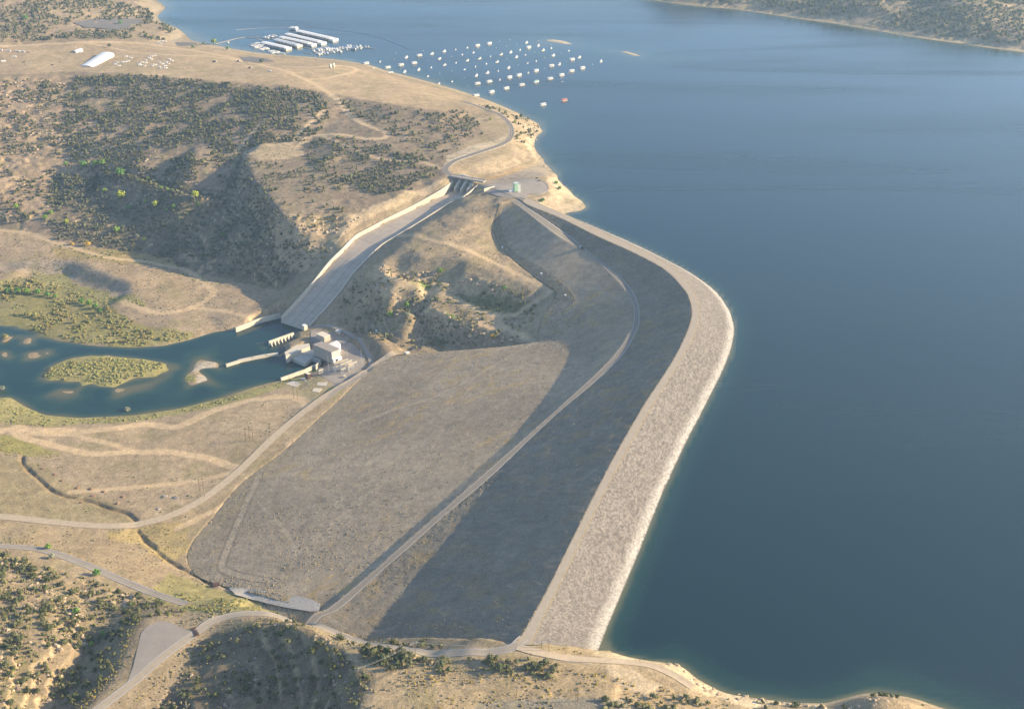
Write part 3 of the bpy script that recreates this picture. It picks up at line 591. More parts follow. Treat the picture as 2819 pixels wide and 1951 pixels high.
for nm_, pts_, lb_ in [('sandbar', [(1228,90),(1245,89.5),(1262,91.5),(1278,95),(1292,101),(1272,100),(1250,96),(1232,93)], 'thin pale sandbar beyond the moored boats'), ('sandbar', [(1396,115.5),(1412,117),(1430,122),(1444,127.5),(1428,126),(1408,120.5)], 'small pale sandbar alone right of the moored boats')]:
    q = np.array([P(*p, -.2) for p in pts_]); c = q.mean(0); inn = c+(q-c)*.6; inn[:, 2] = .7; c[2] = 1.1; k_ = len(q)
    o = mesh_np(nm_, np.vstack([q, inn, c[None]]), [(i, (i+1) % k_, k_+(i+1) % k_) for i in range(k_)]+[(i, k_+(i+1) % k_, k_+i) for i in range(k_)]+[(k_+i, k_+(i+1) % k_, 2*k_) for i in range(k_)], M['soil'], None, np.tile([.50,.40,.27], (2*k_+1, 1))); tag(o, lb_, kind='structure')
# river surface
xs = np.arange(-900, -150, 5.0); ys = np.arange(1180, 1720, 5.0); X, Y = np.meshgrid(xs, ys); xf, yf = X.ravel(), Y.ravel()
dpt = -100-samp(HT, xf, yf)+fbm(xf, yf, 30, 2, 14)*0.8
dc = depthcol(np.clip(dpt, 0, 99), np.array([.006,.032,.032]), np.array([.018,.052,.036]), np.array([.11,.10,.045]), 1.3, 1.6)
F = grid_faces(*X.shape); keepf = (dpt > -2.5)[F].any(1)
used = np.unique(F[keepf]); remap = np.zeros(len(xf), int); remap[used] = np.arange(len(used))
riv = mesh_np('river_water', np.stack([xf[used], yf[used], np.full(len(used), -100.0)], 1), remap[F[keepf]], M['river'], None, dc[used], True)
tag(riv, 'dark teal river below the dam curling round a brushy island', kind='structure')
# ------------------------------------------------------------------ the dam
def loft(seqs, cfun, name, mt, parent, nlist, disp=0.0, dispsc=2.0, lift=0.0):
    rows = []
    for (A, B), n in zip(zip(seqs[:-1], seqs[1:]), nlist):
        for i in range(n): rows.append(A+(B-A)*i/n)
    rows.append(seqs[-1]); G = np.array(rows); sh = G.shape[:2]
    G = G.reshape(-1, 3).copy(); G[:, 2] += lift
    if disp:
        e = np.ones(sh); e[0] = 0; e[-1] = 0; e = e.ravel()
        G[:, 2] += e*disp*(fbm(G[:, 0], G[:, 1], dispsc, 2, 77)+0.8*fbm(G[:, 0], G[:, 1], dispsc*7, 2, 78)*(.25 if name == 'riprap_face' else 1))
    c = cfun(G[:, 0], G[:, 1], G[:, 2], sh)
    F = grid_faces(*sh)
    a, b_, c_ = G[F[0, 0]], G[F[0, 1]], G[F[0, 2]]
    if np.cross(b_-a, c_-a)[2] < 0: F = F[:, ::-1]
    return mesh_np(name, G, F, mt, parent, c, True)
dam = empty('dam', crest_ds[9]); tag(dam, 'long curving earthfill dam with a pale stone lakeside face', 'dam')
dam.location = (0, 0, 0)
def c_rip(x, y, z, sh):
    n = RNG.random(len(x)); c = np.array([.185,.163,.142])[None]*(0.6+0.85*n[:, None]); c = c*(1+0.07*fbm(x, y, 18, 3, 5))[:, None]
    t = (np.clip(1-np.abs(z-1.0+fbm(x, y, 12, 3, 6)*.7)/3.2, 0, 1)*0.62)[:, None]; c = c*(1-t)+np.array([.56,.52,.46])*(0.7+0.4*n[:, None])*t
    u = (z < 0.2)[:, None]; return np.where(u, c*0.35, c)
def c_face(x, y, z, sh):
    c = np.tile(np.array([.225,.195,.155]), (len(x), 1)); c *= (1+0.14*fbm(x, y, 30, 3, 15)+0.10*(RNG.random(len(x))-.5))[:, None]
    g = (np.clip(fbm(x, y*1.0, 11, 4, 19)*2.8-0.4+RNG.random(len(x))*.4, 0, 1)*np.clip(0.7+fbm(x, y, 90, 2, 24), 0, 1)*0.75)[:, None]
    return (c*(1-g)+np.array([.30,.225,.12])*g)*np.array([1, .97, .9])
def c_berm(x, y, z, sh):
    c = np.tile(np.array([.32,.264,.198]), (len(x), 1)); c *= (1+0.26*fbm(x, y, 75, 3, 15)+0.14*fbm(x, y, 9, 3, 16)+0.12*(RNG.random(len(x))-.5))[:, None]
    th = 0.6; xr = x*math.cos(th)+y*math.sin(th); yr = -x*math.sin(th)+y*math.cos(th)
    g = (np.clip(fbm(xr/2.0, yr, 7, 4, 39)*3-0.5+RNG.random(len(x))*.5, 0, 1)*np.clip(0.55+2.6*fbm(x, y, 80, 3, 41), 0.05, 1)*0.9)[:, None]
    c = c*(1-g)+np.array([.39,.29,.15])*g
    for k, L in TRK+[('berm', berm_track), ('up', upper_track)]:
        if k in ('cross a', 'cross b', 'cross c', 'knob track', 'toe branch', 'up', 'berm'):
            d = polydist(x, y, L, 9); t = (np.clip(1-(d-(2.0 if k == 'berm' else 1.0))/1.6, 0, 1)*{'berm': .9, 'knob track': .8}.get(k, .62))[:, None]; c = c*(1-t)+np.array([.42,.345,.255])*t
    d = polydist(x, y, berm_track, 9); t = (np.clip(1-np.abs(d-4.6)/1.5, 0, 1)*.6)[:, None]; c = c*(1-t)+np.array([.15,.125,.10])*t
    v_ = np.repeat(np.arange(sh[0])/(sh[0]-1), sh[1]); e = np.clip((v_-.9+.05*fbm(x, y, 14, 3, 61)+.04*RNG.random(len(x)))/.1, 0, 1)[:, None]*.75
    c = c*(1-e)+np.array([.335,.272,.185])*(1+.15*fbm(x, y, 6, 3, 62))[:, None]*e
    return c*np.array([1.02, .965, .875])
loft([DL[0], DL[1], DL[2]], c_rip, 'riprap_face', ground_mat('riprap stone', grains=((1.3, .3, .3), (3.2, .25, .2))), dam, [10, 44], 0.3, 2.0)
loft([DL[2], DL[3]], lambda x, y, z, s: np.tile([.40,.31,.19], (len(x), 1))*(0.9+0.2*RNG.random(len(x)))[:, None], 'crest_shoulder', M['dam_face'], dam, [3])
loft([DL[2]*0.86+DL[3]*0.14, DL[2]*0.08+DL[3]*0.92], lambda x, y, z, s: np.zeros((len(x), 3)), 'crest_road', M['crestroad'], dam, [2], lift=0.12)
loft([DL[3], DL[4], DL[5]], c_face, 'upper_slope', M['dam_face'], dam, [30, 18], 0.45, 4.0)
loft([DL[5], DL[6]], lambda x, y, z, s: np.tile([.27,.22,.165], (len(x), 1)), 'slope_road_bench', M['dam_face'], dam, [3])
loft([DL[5]*0.9+DL[6]*0.1, DL[5]*0.14+DL[6]*0.86], lambda x, y, z, s: np.zeros((len(x), 3)), 'slope_road', M['slope_asphalt'], dam, [2], lift=0.12)
loft([DL[5]*0.88+DL[6]*0.12, DL[5]*0.84+DL[6]*0.16], lambda x, y, z, s: np.zeros((len(x), 3)), 'edge_line', M['line'], dam, [1], lift=0.18)
loft([DL[5]*0.20+DL[6]*0.80, DL[5]*0.17+DL[6]*0.83], lambda x, y, z, s: np.zeros((len(x), 3)), 'edge_line', M['line'], dam, [1], lift=0.18)
loft([DL[5]*0.53+DL[6]*0.47, DL[5]*0.51+DL[6]*0.49], lambda x, y, z, s: np.zeros((len(x), 3)), 'centre_line', M['yline'], dam, [1], lift=0.18)
# the lower berm: its break is rounded so its shadow edge is soft
mid67 = DL[7]*0.88+DL[8]*0.12
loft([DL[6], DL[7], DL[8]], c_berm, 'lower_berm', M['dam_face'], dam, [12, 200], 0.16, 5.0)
print('dam', round(time.time()-_t0, 1))
# ------------------------------------------------------------------ draped roads and lots
def ribbon(name, L, wd, mt, lift=0.3, side=0.0, parent=None, step=4.0):
    L = dens(np.asarray(L), step); t = np.gradient(L[:, :2], axis=0); n = np.stack([-t[:, 1], t[:, 0]], 1); n /= np.linalg.norm(n, axis=1)[:, None]+1e-9
    offs_ = np.linspace(-wd/2, wd/2, 3)+side; G = []
    for o_ in offs_:
        q = L.copy(); q[:, :2] += n*o_; q[:, 2] = np.maximum(samp(HALL, q[:, 0], q[:, 1]), samp(HALL, L[:, 0], L[:, 1])-0.05)+lift; G.append(q)
    G = np.array(G); F = grid_faces(*G.shape[:2]); V = G.reshape(-1, 3)
    if np.cross(V[F[0, 1]]-V[F[0, 0]], V[F[0, 2]]-V[F[0, 0]])[2] < 0: F = F[:, ::-1]
    return mesh_np(name, V, F, mt, parent, None, True)
def drape(name, pts, mt, lift=0.25, step=6.0, parent=None, zfix=None):
    B = dens(TP(pts+[pts[0]]), 3.0)[:-1]
    x0, y0 = B[:, :2].min(0); x1, y1 = B[:, :2].max(0)
    gx, gy = np.meshgrid(np.arange(x0, x1, step), np.arange(y0, y1, step)); gx = gx.ravel(); gy = gy.ravel()
    m = inpoly(gx, gy, B) & (polydist(gx, gy, np.vstack([B, B[:1]]), 20) > step*0.4)
    A = np.vstack([B[:, :2], np.stack([gx[m], gy[m]], 1)])
    n = len(B); vo, eo, fo, *_ = delaunay_2d_cdt([Vector((float(a), float(b))) for a, b in A], [(i, (i+1) % n) for i in range(n)], [], 1, 0.001)
    V = np.array([(p.x, p.y) for p in vo]); zz = samp(HALL, V[:, 0], V[:, 1])+lift if zfix is None else np.full(len(V), zfix)
    return mesh_np(name, np.column_stack([V, zz]), [tuple(f) for f in fo if len(f) == 3], mt, parent)
def road(name, L, wd, mt, label, lines=True, lift=0.3):
    o = ribbon(name, L, wd, mt, lift); tag(o, label, kind='structure')
    if lines:
        for s in (-1, 1): ribbon('edge_line', L, 0.28, M['line'], lift+0.05, s*(wd/2-0.5), o)
        ribbon('centre_line', L, 0.3, M['yline'], lift+0.05, 0, o)
    return o
road('highway', R_hwy, 8.6, M['crestroad'], 'paved highway climbing past the foreground hill to the dam crest')
road('county_road', R_county, 8.4, M['lot'], 'paved road descending along the left rocky ridge')
road('north_road', R_hwyn, 8.6, M['asphalt'], 'paved road curving down to the spillway bridge')
road('shore_road', R_right, 7.0, M['gravelroad'], 'pale gravel road along the near shore', False)
road('toe_road', R_toe, 10.0, M['gravelroad'], 'wide gravel road along the foot of the dam', False)
tag(ribbon('yard_road', yard_road, 5.0, M['lot'], 0.2), 'access road round the powerhouse yard', kind='structure')
tag(drape('pull_out', [(345,1398),(375,1398),(405,1412),(432,1424),(400,1450),(340,1500),(285,1540),(300,1500),(310,1460),(318,1425)], M['lot'], 0.2), 'grey gravel pull-out beside the highway', kind='structure')
tag(drape('plaza', [(1092,418),(1115,414),(1150,412),(1175,405),(1195,402),(1218,406),(1232,416),(1236,426),(1228,434),(1210,438),(1190,438),(1185,446),(1170,445),(1150,446),(1120,442),(1095,434),(1088,426)], M['lot'], 0.35), 'paved plaza at the far end of the dam', kind='structure')
tag(drape('parking_lot', [(165,52),(210,44),(290,43),(335,46),(300,60),(260,72),(240,66),(190,62)], M['asphalt'], 0.5, 12), 'dark paved parking lot among the far junipers', kind='structure')
tag(drape('boat_ramp', [(395,96),(440,97),(445,103),(400,104)], M['asphalt'], 0.4, 8), 'dark boat ramp at the marina shore', kind='structure')
tag(drape('marina_lot', [(540,130),(565,128),(600,133),(620,139),(590,141),(550,139)], M['asphalt'], 0.4, 8), 'dark paved lot above the marina shore', kind='structure')
tag(drape('yard_pavement', [(700,744),(748,750),(790,772),(822,802),(820,828),(795,850),(762,866),(728,850),(716,838),(738,822),(700,800)], M['lot'], 0.15), 'gravel yard round the powerhouse', kind='structure')

tag(drape('riprap_channel', [(515,1326),(560,1327),(640,1338),(700,1350),(722,1362),(718,1378),(690,1378),(640,1369),(580,1355),(530,1341)], ground_mat('pale cobbles', False, (.43,.385,.33), ((0.6, .25, .4), (2, .3, .3)), .6), 1.3, 5), 'pale grey cobble channel at the near foot of the dam', kind='structure')
# ------------------------------------------------------------------ small mesh builder
M['dark'] = mat('dark glass', (.03,.035,.04), 0.25, 0.05, 1)
M['steel'] = mat('galvanised steel', (.55,.55,.54), 0.5, 0.08, 0.6, 0.3)
M['wood'] = mat('weathered pole wood', (.16,.09,.055), 0.9, 0.2, 1)
M['greyroof'] = mat('gravel flat roof', (.30,.26,.225), 0.9, 0.08, 0.3)
M['tanwall'] = mat('tan concrete wall', (.46,.39,.31), 0.85, 0.08, 0.3)
M['green'] = mat('pale green steel', (.30,.50,.33), 0.5, 0.06, 0.5)
M['redp'] = mat('red paint', (.50,.06,.04), 0.45, 0.08, 0.6)
M['orange'] = mat('orange cabin paint', (.62,.20,.10), 0.5, 0.06, 0.5)
M['teal'] = mat('teal canvas', (.08,.42,.40), 0.7, 0.08, 0.5)
M['blue'] = mat('blue canvas', (.08,.20,.50), 0.7, 0.08, 0.5)
M['greyboat'] = mat('grey boat canvas', (.36,.37,.38), 0.7, 0.1, 0.5)
M['cream'] = mat('cream gelcoat', (.66,.58,.44), 0.5, 0.06, 0.5)
M['rubber'] = mat('tyre rubber', (.03,.03,.03), 0.9, 0.1, 1)
M['rust'] = mat('rusty steel', (.10,.055,.042), 0.9, 0.25, 0.6)
M['darkroof'] = mat('pale metal roof', (.52,.53,.53), 0.45, 0.05, 0.3)
M['dock'] = mat('dock planks', (.34,.31,.27), 0.9, 0.12, 0.4)
class MB:
    def __init__(s): s.v = []; s.f = []
    def add(s, V, F):
        n = len(s.v); s.v += [tuple(map(float, p)) for p in V]; s.f += [tuple(i+n for i in f) for f in F]; return s
    def prism(s, B, z0, z1, topB=None):       # outline B (list of xy, ccw or cw) from z0 to z1 (numbers or lists)
        n = len(B); t = topB or B
        a = sum(B[i][0]*B[(i+1) % n][1]-B[(i+1) % n][0]*B[i][1] for i in range(n))
        if a < 0: B = B[::-1]; t = t[::-1]; z0 = z0[::-1] if isinstance(z0, list) else z0; z1 = z1[::-1] if isinstance(z1, list) else z1
        lo = [(B[i][0], B[i][1], z0[i] if isinstance(z0, list) else z0) for i in range(n)]; hi = [(t[i][0], t[i][1], z1[i] if isinstance(z1, list) else z1) for i in range(n)]
        return s.add(lo+hi, [tuple(range(n))[::-1], tuple(range(n, 2*n))]+[(i, (i+1) % n, n+(i+1) % n, n+i) for i in range(n)])
    def box(s, x0, x1, y0, y1, z0, z1): return s.prism([(x0, y0), (x1, y0), (x1, y1), (x0, y1)], z0, z1)
    def tube(s, a, b, r, n=6, r2=None):
        a = Vector(a); b = Vector(b); d = (b-a).normalized(); u = d.orthogonal().normalized(); w_ = d.cross(u); r2 = r if r2 is None else r2
        V = [a+(u*math.cos(t)+w_*math.sin(t))*r for t in [2*math.pi*i/n for i in range(n)]]+[b+(u*math.cos(t)+w_*math.sin(t))*r2 for t in [2*math.pi*i/n for i in range(n)]]
        return s.add(V, [tuple(range(n))[::-1], tuple(range(n, 2*n))]+[(i, (i+1) % n, n+(i+1) % n, n+i) for i in range(n)])
    def build(s, name, mt, parent=None, smooth_=False):
        me = bpy.data.meshes.new(name); me.from_pydata(s.v, [], s.f); me.materials.append(mt); me.update()
        if smooth_: me.polygons.foreach_set('use_smooth', [True]*len(me.polygons))
        o = bpy.data.objects.new(name, me); COL.objects.link(o); o.parent = parent; return o
def copy_tree(o, parent=None):
    c = o.copy(); COL.objects.link(c); c.parent = parent
    for ch in list(o.children): copy_tree(ch, c)
    return c
def xy(p): return (float(p[0]), float(p[1]))
def wall(mb, L, th, ztop, zbot):          # wall along world points L
    L = [np.asarray(p, float) for p in L]
    for i in range(len(L)-1):
        a, b = L[i][:2], L[i+1][:2]; t = (b-a)/np.linalg.norm(b-a); n = np.array([-t[1], t[0]])*th/2; b = b+t*th*0.3
        za, zb = (ztop[i], ztop[i+1]) if isinstance(ztop, list) else (ztop, ztop); qa, qb = (zbot[i], zbot[i+1]) if isinstance(zbot, list) else (zbot, zbot)
        mb.prism([xy(a-n), xy(b-n), xy(b+n), xy(a+n)], [qa, qb, qb, qa], [za, zb, zb, za])
    return mb
# ------------------------------------------------------------------ spillway
sp = empty('spillway', (0, 0, 0)); tag(sp, 'wide concrete spillway chute running down from the gates to the river', 'spillway')
fL = spL.copy(); fR = spR.copy(); fL[:, 2] = spF[:, 0]; fR[:, 2] = spF[:, 0]
eL = fL[-1]+(fL[-1]-fL[-4]); eR = fR[-1]+(fR[-1]-fR[-4]); eL[2] = eR[2] = -106
sL = fL[0]+(fL[0]-fL[3])*1.2; sR = fR[0]+(fR[0]-fR[3])*1.2; sL[2] = sR[2] = 0.5
A = np.vstack([sL, fL, eL]); B_ = np.vstack([sR, fR, eR])
rows = [A+(B_-A)*t for t in np.linspace(0, 1, 9)]; G = np.array(rows); Fq = grid_faces(*G.shape[:2]); V = G.reshape(-1, 3)
if np.cross(V[Fq[0, 1]]-V[Fq[0, 0]], V[Fq[0, 2]]-V[Fq[0, 0]])[2] < 0: Fq = Fq[:, ::-1]
mesh_np('chute_floor', V, Fq, M['chute'], sp, None, True)
jm = mat('dark joint', (.17,.15,.13), 0.9, 0.2, 0.5)
for t in (0.36, 0.62):
    q = (A+(B_-A)*t)[58:-1]; q2 = (A+(B_-A)*(t+0.012))[58:-1]; q[:, 2] += 0.06; q2[:, 2] += 0.06
    g = np.array([q, q2]); Fj = grid_faces(*g.shape[:2]); mesh_np('joint', g.reshape(-1, 3), Fj, jm, sp)
for i_ in range(6, len(A)-4, 6):
    a_, b2_ = A[i_], B_[i_]; dr = (A[i_+1]-A[i_]); dr = dr/np.linalg.norm(dr[:2])*.28; up = np.array([0, 0, .07])
    mesh_np('joint', [a_+up, b2_+up, b2_+dr+up, a_+dr+up], [(0, 1, 2, 3)], jm, sp)
for L in (spL, spR):
    mb = MB(); wall(mb, list(L), 1.7, list(L[:, 2]), list(spF[:, 0]-5)); mb.build('wall', M['concwhite'], sp)
# piers and sills under the bridge
dk = [T(1014,390), T(1024,395), T(1045,401), T(1077,410), T(1100,417)]
gL, gR = fL[0], fR[0]; fdir = (fL[6]-fL[0])[:2]; fdir = fdir/np.linalg.norm(fdir); cdir = (gR-gL)[:2]; cw = np.linalg.norm(cdir); cdir = cdir/cw
for t in (0.25, 0.5, 0.75):
    c = gL[:2]+cdir*cw*t-fdir*6; e = c+fdir*24; n = cdir*1.6
    MB().prism([xy(c-n), xy(c+n), xy(e+n*0.6), xy(e-n*0.6)], -8, [15.0, 15.0, 5.5, 5.5]).build('pier', M['concwhite'], sp)
c = gL[:2]-fdir*4; e = gR[:2]-fdir*4
MB().prism([xy(c-fdir*5), xy(e-fdir*5), xy(e+fdir*7), xy(c+fdir*7)], -8, [3.0, 3.0, -2.2, -2.2]).build('sill', M['concwhite'], sp)
q = gL[:2]+cdir*cw*0.3+fdir*18
MB().prism([xy(gL[:2]+fdir*19), xy(q), xy(q+fdir*1.5), xy(gL[:2]+fdir*20.5)], -7, -2.6).build('baffle', M['concwhite'], sp)
# bridge deck
br = empty('spillway_bridge', tuple(T(1045,401))); tag(br, 'concrete road bridge crossing the spillway on three piers', 'bridge')
loc = np.array(br.location)
D1 = (gL[:2]-fdir*4-cdir*7); D2 = (gR[:2]-fdir*4+cdir*9)
def rel2(p): return (float(p[0]-loc[0]), float(p[1]-loc[1]))
MB().prism([rel2(D1-fdir*5), rel2(D2-fdir*5), rel2(D2+fdir*5), rel2(D1+fdir*5)], 14.6-loc[2], 16.35-loc[2]).build('deck', M['lot'], br)
for s in (-1, 1):
    mb = MB(); mb.prism([rel2(D1+fdir*4.6*s), rel2(D2+fdir*4.6*s), rel2(D2+fdir*5.1*s), rel2(D1+fdir*5.1*s)], 16.3-loc[2], 17.1-loc[2]); mb.build('parapet', M['concrete'], br)
w1 = [P(1038,396,14), P(1072,405,14)]
o = wall(MB(), w1, 1.2, [17.2, 15.8], 3.0).build('wing_wall', M['white']); tag(o, 'low white concrete wing wall upstream of the spillway bridge', 'wall')
o = wall(MB(), [T(1090,433), T(1101,427), T(1113,422)], 0.8, 17.6, 12).build('parapet_wall', M['concwhite']); tag(o, 'short white parapet at the plaza corner above the chute', 'wall')
# intake tower on the plaza
def C3(x, y): return ((1250+x/9.224)*0.81802, (450+y/9.224)*0.81802)
b = P(*C3(1570, 700), 15.8); tw = empty('intake_tower', b, 0.35); tag(tw, 'pale green boxy gate tower standing on the plaza', 'tower')
MB().box(-3.3, 3.3, -3.0, 3.0, 0, 12.5).build('tower_body', M['green'], tw)
MB().box(-3.6, 3.6, -3.3, 3.3, 12.5, 13.0).build('roof', M['darkroof'], tw); MB().box(-3.5, 3.5, -3.2, 3.2, 6.4, 6.7).build('band', M['darkroof'], tw)
d = MB().box(-11.5, -3.3, -1.6, 1.6, 0, 3.0).build('entry_annex', M['white'], tw)
MB().box(3.32, 3.40, -0.8, 0.8, 0, 2.2).build('door', M['dark'], tw)
b = P(*C3(1650, 735), 15.8); ms = empty('stair_tower', b, 0.35); tag(ms, 'thin white lattice stair tower right of the green gate tower', 'tower')
mb = MB()
for sx in (-1.3, 1.3):
    for sy in (-1.3, 1.3): mb.tube((sx, sy, 0), (sx, sy, 12.3), 0.22, 5)
for k in range(5):
    z = 0.3+k*3
    for a, c in (((-1.3,-1.3),(1.3,-1.3)),((1.3,-1.3),(1.3,1.3)),((1.3,1.3),(-1.3,1.3)),((-1.3,1.3),(-1.3,-1.3))):
        mb.tube((*a, z), (*c, z), 0.16, 4)
        if k < 4: mb.tube((*a, z), (*c, z+3), 0.12, 4)
mb.build('lattice', M['white'], ms)
# ------------------------------------------------------------------ powerhouse group
def CP_(x, y): return ((820+x/7.687)*0.81802, (880+y/7.687)*0.81802)
def CQ_(x, y): return ((600+x/4.193)*0.81802, (780+y/4.193)*0.81802)
def bldg(name, label, cat, roofpts, zr, zb, wallm, roofm, cf=CP_, over=0.25, parapet=False):
    R = [P(*cf(*p), zr) for p in roofpts]; c = sum(R)/len(R); e = empty(name, (c[0], c[1], zb)); tag(e, label, cat)
    B = [(float(p[0]-c[0]), float(p[1]-c[1])) for p in R]
    MB().prism(B, -3, zr-zb).build('wall', wallm, e)
    s = 1+over/8.0
    MB().prism([(x*s, y*s) for x, y in B], zr-zb+0.002, zr-zb+0.5).build('roof', roofm, e)
    return e, B, zr-zb
ph, PB, hh = bldg('powerhouse', 'large flat roofed powerhouse with white ribbed end wall beside the river', 'powerhouse', [(325,530),(510,465),(885,620),(705,690)], -78.8, -92, M['tanwall'], M['greyroof'])
A_, B2, C2, D2_ = [np.array(p) for p in PB]
def ribs(a, b, n, wd, dp, mt, z0, z1, nm):
    t = (b-a)/np.linalg.norm(b-a); nn = np.array([t[1], -t[0]]);
    if nn@((a+b)/2) < 0: nn = -nn
    for i in range(n):
        q = a+(b-a)*((i+0.5)/n); MB().prism([xy(q-t*wd/2), xy(q+t*wd/2), xy(q+t*wd/2+nn*dp), xy(q-t*wd/2+nn*dp)], z0, z1).build(nm, mt, ph)
ribs(D2_, C2, 7, 1.0, 0.45, M['white'], 4.2, hh-0.05, 'pilaster'); ribs(A_, D2_, 14, 0.5, 0.3, M['tanwall'], -1, hh-0.05, 'rib')
t = (C2-D2_)/np.linalg.norm(C2-D2_); nn = np.array([t[1], -t[0]]); nn = nn if nn@((C2+D2_)/2) > 0 else -nn
MB().prism([xy(D2_+nn*.5), xy(C2+nn*.5), xy(C2+nn*4), xy(D2_+nn*4)], -0.5, 4.0).build('annex', M['white'], ph)
MB().prism([xy(D2_+t*3+nn*4.02), xy(D2_+t*7+nn*4.02), xy(D2_+t*7+nn*4.1), xy(D2_+t*3+nn*4.1)], 0.2, 3.2).build('door', M['dark'], ph)
wb, WB, wh = bldg('service_bay', 'bright white metal building behind the powerhouse', 'building', [(640,528),(825,442),(905,512),(868,606)], -83.5, -92, M['white'], M['white'])
sb, SB_, sh_ = bldg('control_building', 'pale square building with a cream roof upstream of the powerhouse', 'building', [(390,305),(520,252),(685,325),(557,375)], -84.5, -92, M['tanwall'], M['cream'])
bldg('gate_hut', 'small white hut at the foot of the spillway chute', 'hut', [(80,108),(150,95),(202,122),(132,146)], -87, -92, M['concwhite'], M['white'])
bldg('pump_hut', 'small blue grey hut in the shade below the brown bank', 'hut', [(790,232),(850,210),(915,240),(862,266)], -87.5, -91, M['concrete'], M['darkroof'])
bldg('relay_hut', 'low concrete hut at the river side of the switchyard', 'hut', [(405,1048),(500,1012),(540,1025),(440,1062)], -88.5, -92, M['concwhite'], M['greyroof'])
bldg('valve_house', 'small pale building at the end of the shaded ramp under the knob', 'hut', [(2250,690),(2330,672),(2370,690),(2300,712)], -80.5, -84, M['concrete'], M['white'])
def deck(name, label, cat, pts, zt, zb, mt, cf=CQ_):
    if zt == 't':
        R = [T(*cf(*p)) for p in pts]; zz = [float(p[2])+.3 for p in R]; o = MB().prism([xy(p) for p in R], [q-1 for q in zz], zz).build(name, mt); tag(o, label, cat); return
    R = [P(*cf(*p), zt) for p in pts]; o = MB().prism([xy(p) for p in R], zb, zt).build(name, mt); tag(o, label, cat)
deck('outlet_deck', 'long cream concrete outlet block beside the powerhouse', 'concrete block', [(770,792),(905,712),(1055,690),(1063,728),(785,842)], -90.2, -106, M['concwhite'])
deck('draft_deck', 'lit wedge of concrete deck at the powerhouse foot', 'concrete deck', [(955,805),(1050,762),(1105,765),(1108,815)], -93.5, -106, M['concwhite'])
deck('tailrace_deck', 'shaded concrete deck over the tailrace', 'concrete deck', [(862,862),(985,800),(1108,818),(1095,850),(1000,925)], -95, -106, M['concrete'])
def twall(name, label, pts, th, zt, zb, mt=M['concwhite'], cf=CQ_):
    o = wall(MB(), [P(*cf(*p), zt) for p in pts], th, zt, zb).build(name, mt); tag(o, label, 'wall'); return o
twall('training_wall', 'angled concrete training wall left of the stilling pool', [(722,345),(600,372),(480,402),(205,508)], 2.2, -93, -106)
bw = [P(*CQ_(872,565), -93.5), P(*CQ_(590,665), -93.5)]
bwe = empty('buttress_wall', (0, 0, 0)); tag(bwe, 'pale buttressed wall between the stilling pool and the yard', 'wall')
wall(MB(), bw, 2.0, -93.5, -106).build('wall', M['concwhite'], bwe)
t = (bw[1]-bw[0])[:2]; Lw = np.linalg.norm(t); t /= Lw; nn = np.array([-t[1], t[0]]); nn = nn if nn[1] < 0 else -nn
for i in range(7):
    q = bw[0][:2]+t*Lw*(0.12+i*0.14); MB().prism([xy(q-t*.7), xy(q+t*.7), xy(q+t*.7+nn*6), xy(q-t*.7+nn*6)], -106, [-93.8,-93.8,-101,-101]).build('buttress', M['concwhite'], bwe)
twall('guide_wall', 'low thick guide wall reaching out into the river', [(695,805),(560,822),(400,852),(250,884)], 5.0, -97.2, -106)
twall('guide_wall', 'narrow outer end of the guide wall, nearest the islands', [(250,884),(98,930)], 2.6, -96.2, -106)
twall('river_wall', 'low pale river wall along the near side of the tailrace', [(1120,937),(1000,992),(870,1038),(730,1088)], 2.0, -95, -106)
twall('tailrace_wall', 'shaded angled wall beside the tailrace', [(1088,848),(1185,880),(1125,945)], 1.6, -93.5, -106, M['concrete'])
# switchyard
def gantry(a, b, h, label, nb=3):
    pa, pb = P(*CP_(*a), -92+h), P(*CP_(*b), -92+h); e = empty('gantry', (*pa[:2], -92)); tag(e, label, 'gantry', 'steel gantries of the switchyard')
    d = (pb-pa); L = np.linalg.norm(d[:2]); t = d/L; n = np.array([-t[1], t[0], 0])
    mb = MB()
    for s in (-.6, .6):
        for z in (h, h-1.3): mb.tube(tuple(n*s+[0, 0, z]), tuple(n*s+d*[1, 1, 0]+[0, 0, z]), 0.16, 4)
    k = int(L/1.8)
    for i in range(k):
        mb.tube(tuple(n*.6+t*[1,1,0]*L*i/k+[0, 0, h]), tuple(n*-.6+t*[1,1,0]*L*(i+1)/k+[0, 0, h-1.3]), 0.1, 4)
    mb.build('beam', M['cream'], e)
    for i in range(nb):
        q = t*[1, 1, 0]*L*i/(nb-1); m2 = MB()
        for s in (-.6, .6): m2.tube(tuple(q+n*s*1.6), tuple(q+n*s+[0, 0, h]), 0.2, 5)
        m2.tube(tuple(q-n*1.3+[0, 0, 3]), tuple(q+n*1.1+[0, 0, 7]), 0.1, 4); m2.build('post', M['steel'], e)
for a, b, h, l in [((770,925),(1065,822),13,'long steel gantry nearest the powerhouse'),((905,945),(1150,842),12,'second steel gantry out from the powerhouse'),((1000,965),(1150,885),9,'middle short steel gantry'),((735,1000),(880,955),8,'low gantry at the left end of the switchyard'),((920,1045),(1010,1010),8,'nearest steel gantry at the front of the switchyard'),((1075,955),(1250,872),11,'steel gantry farthest right in the switchyard'),((1060,1000),(1180,950),7,'low gantry at the right of the switchyard')]: gantry(a, b, h, l)
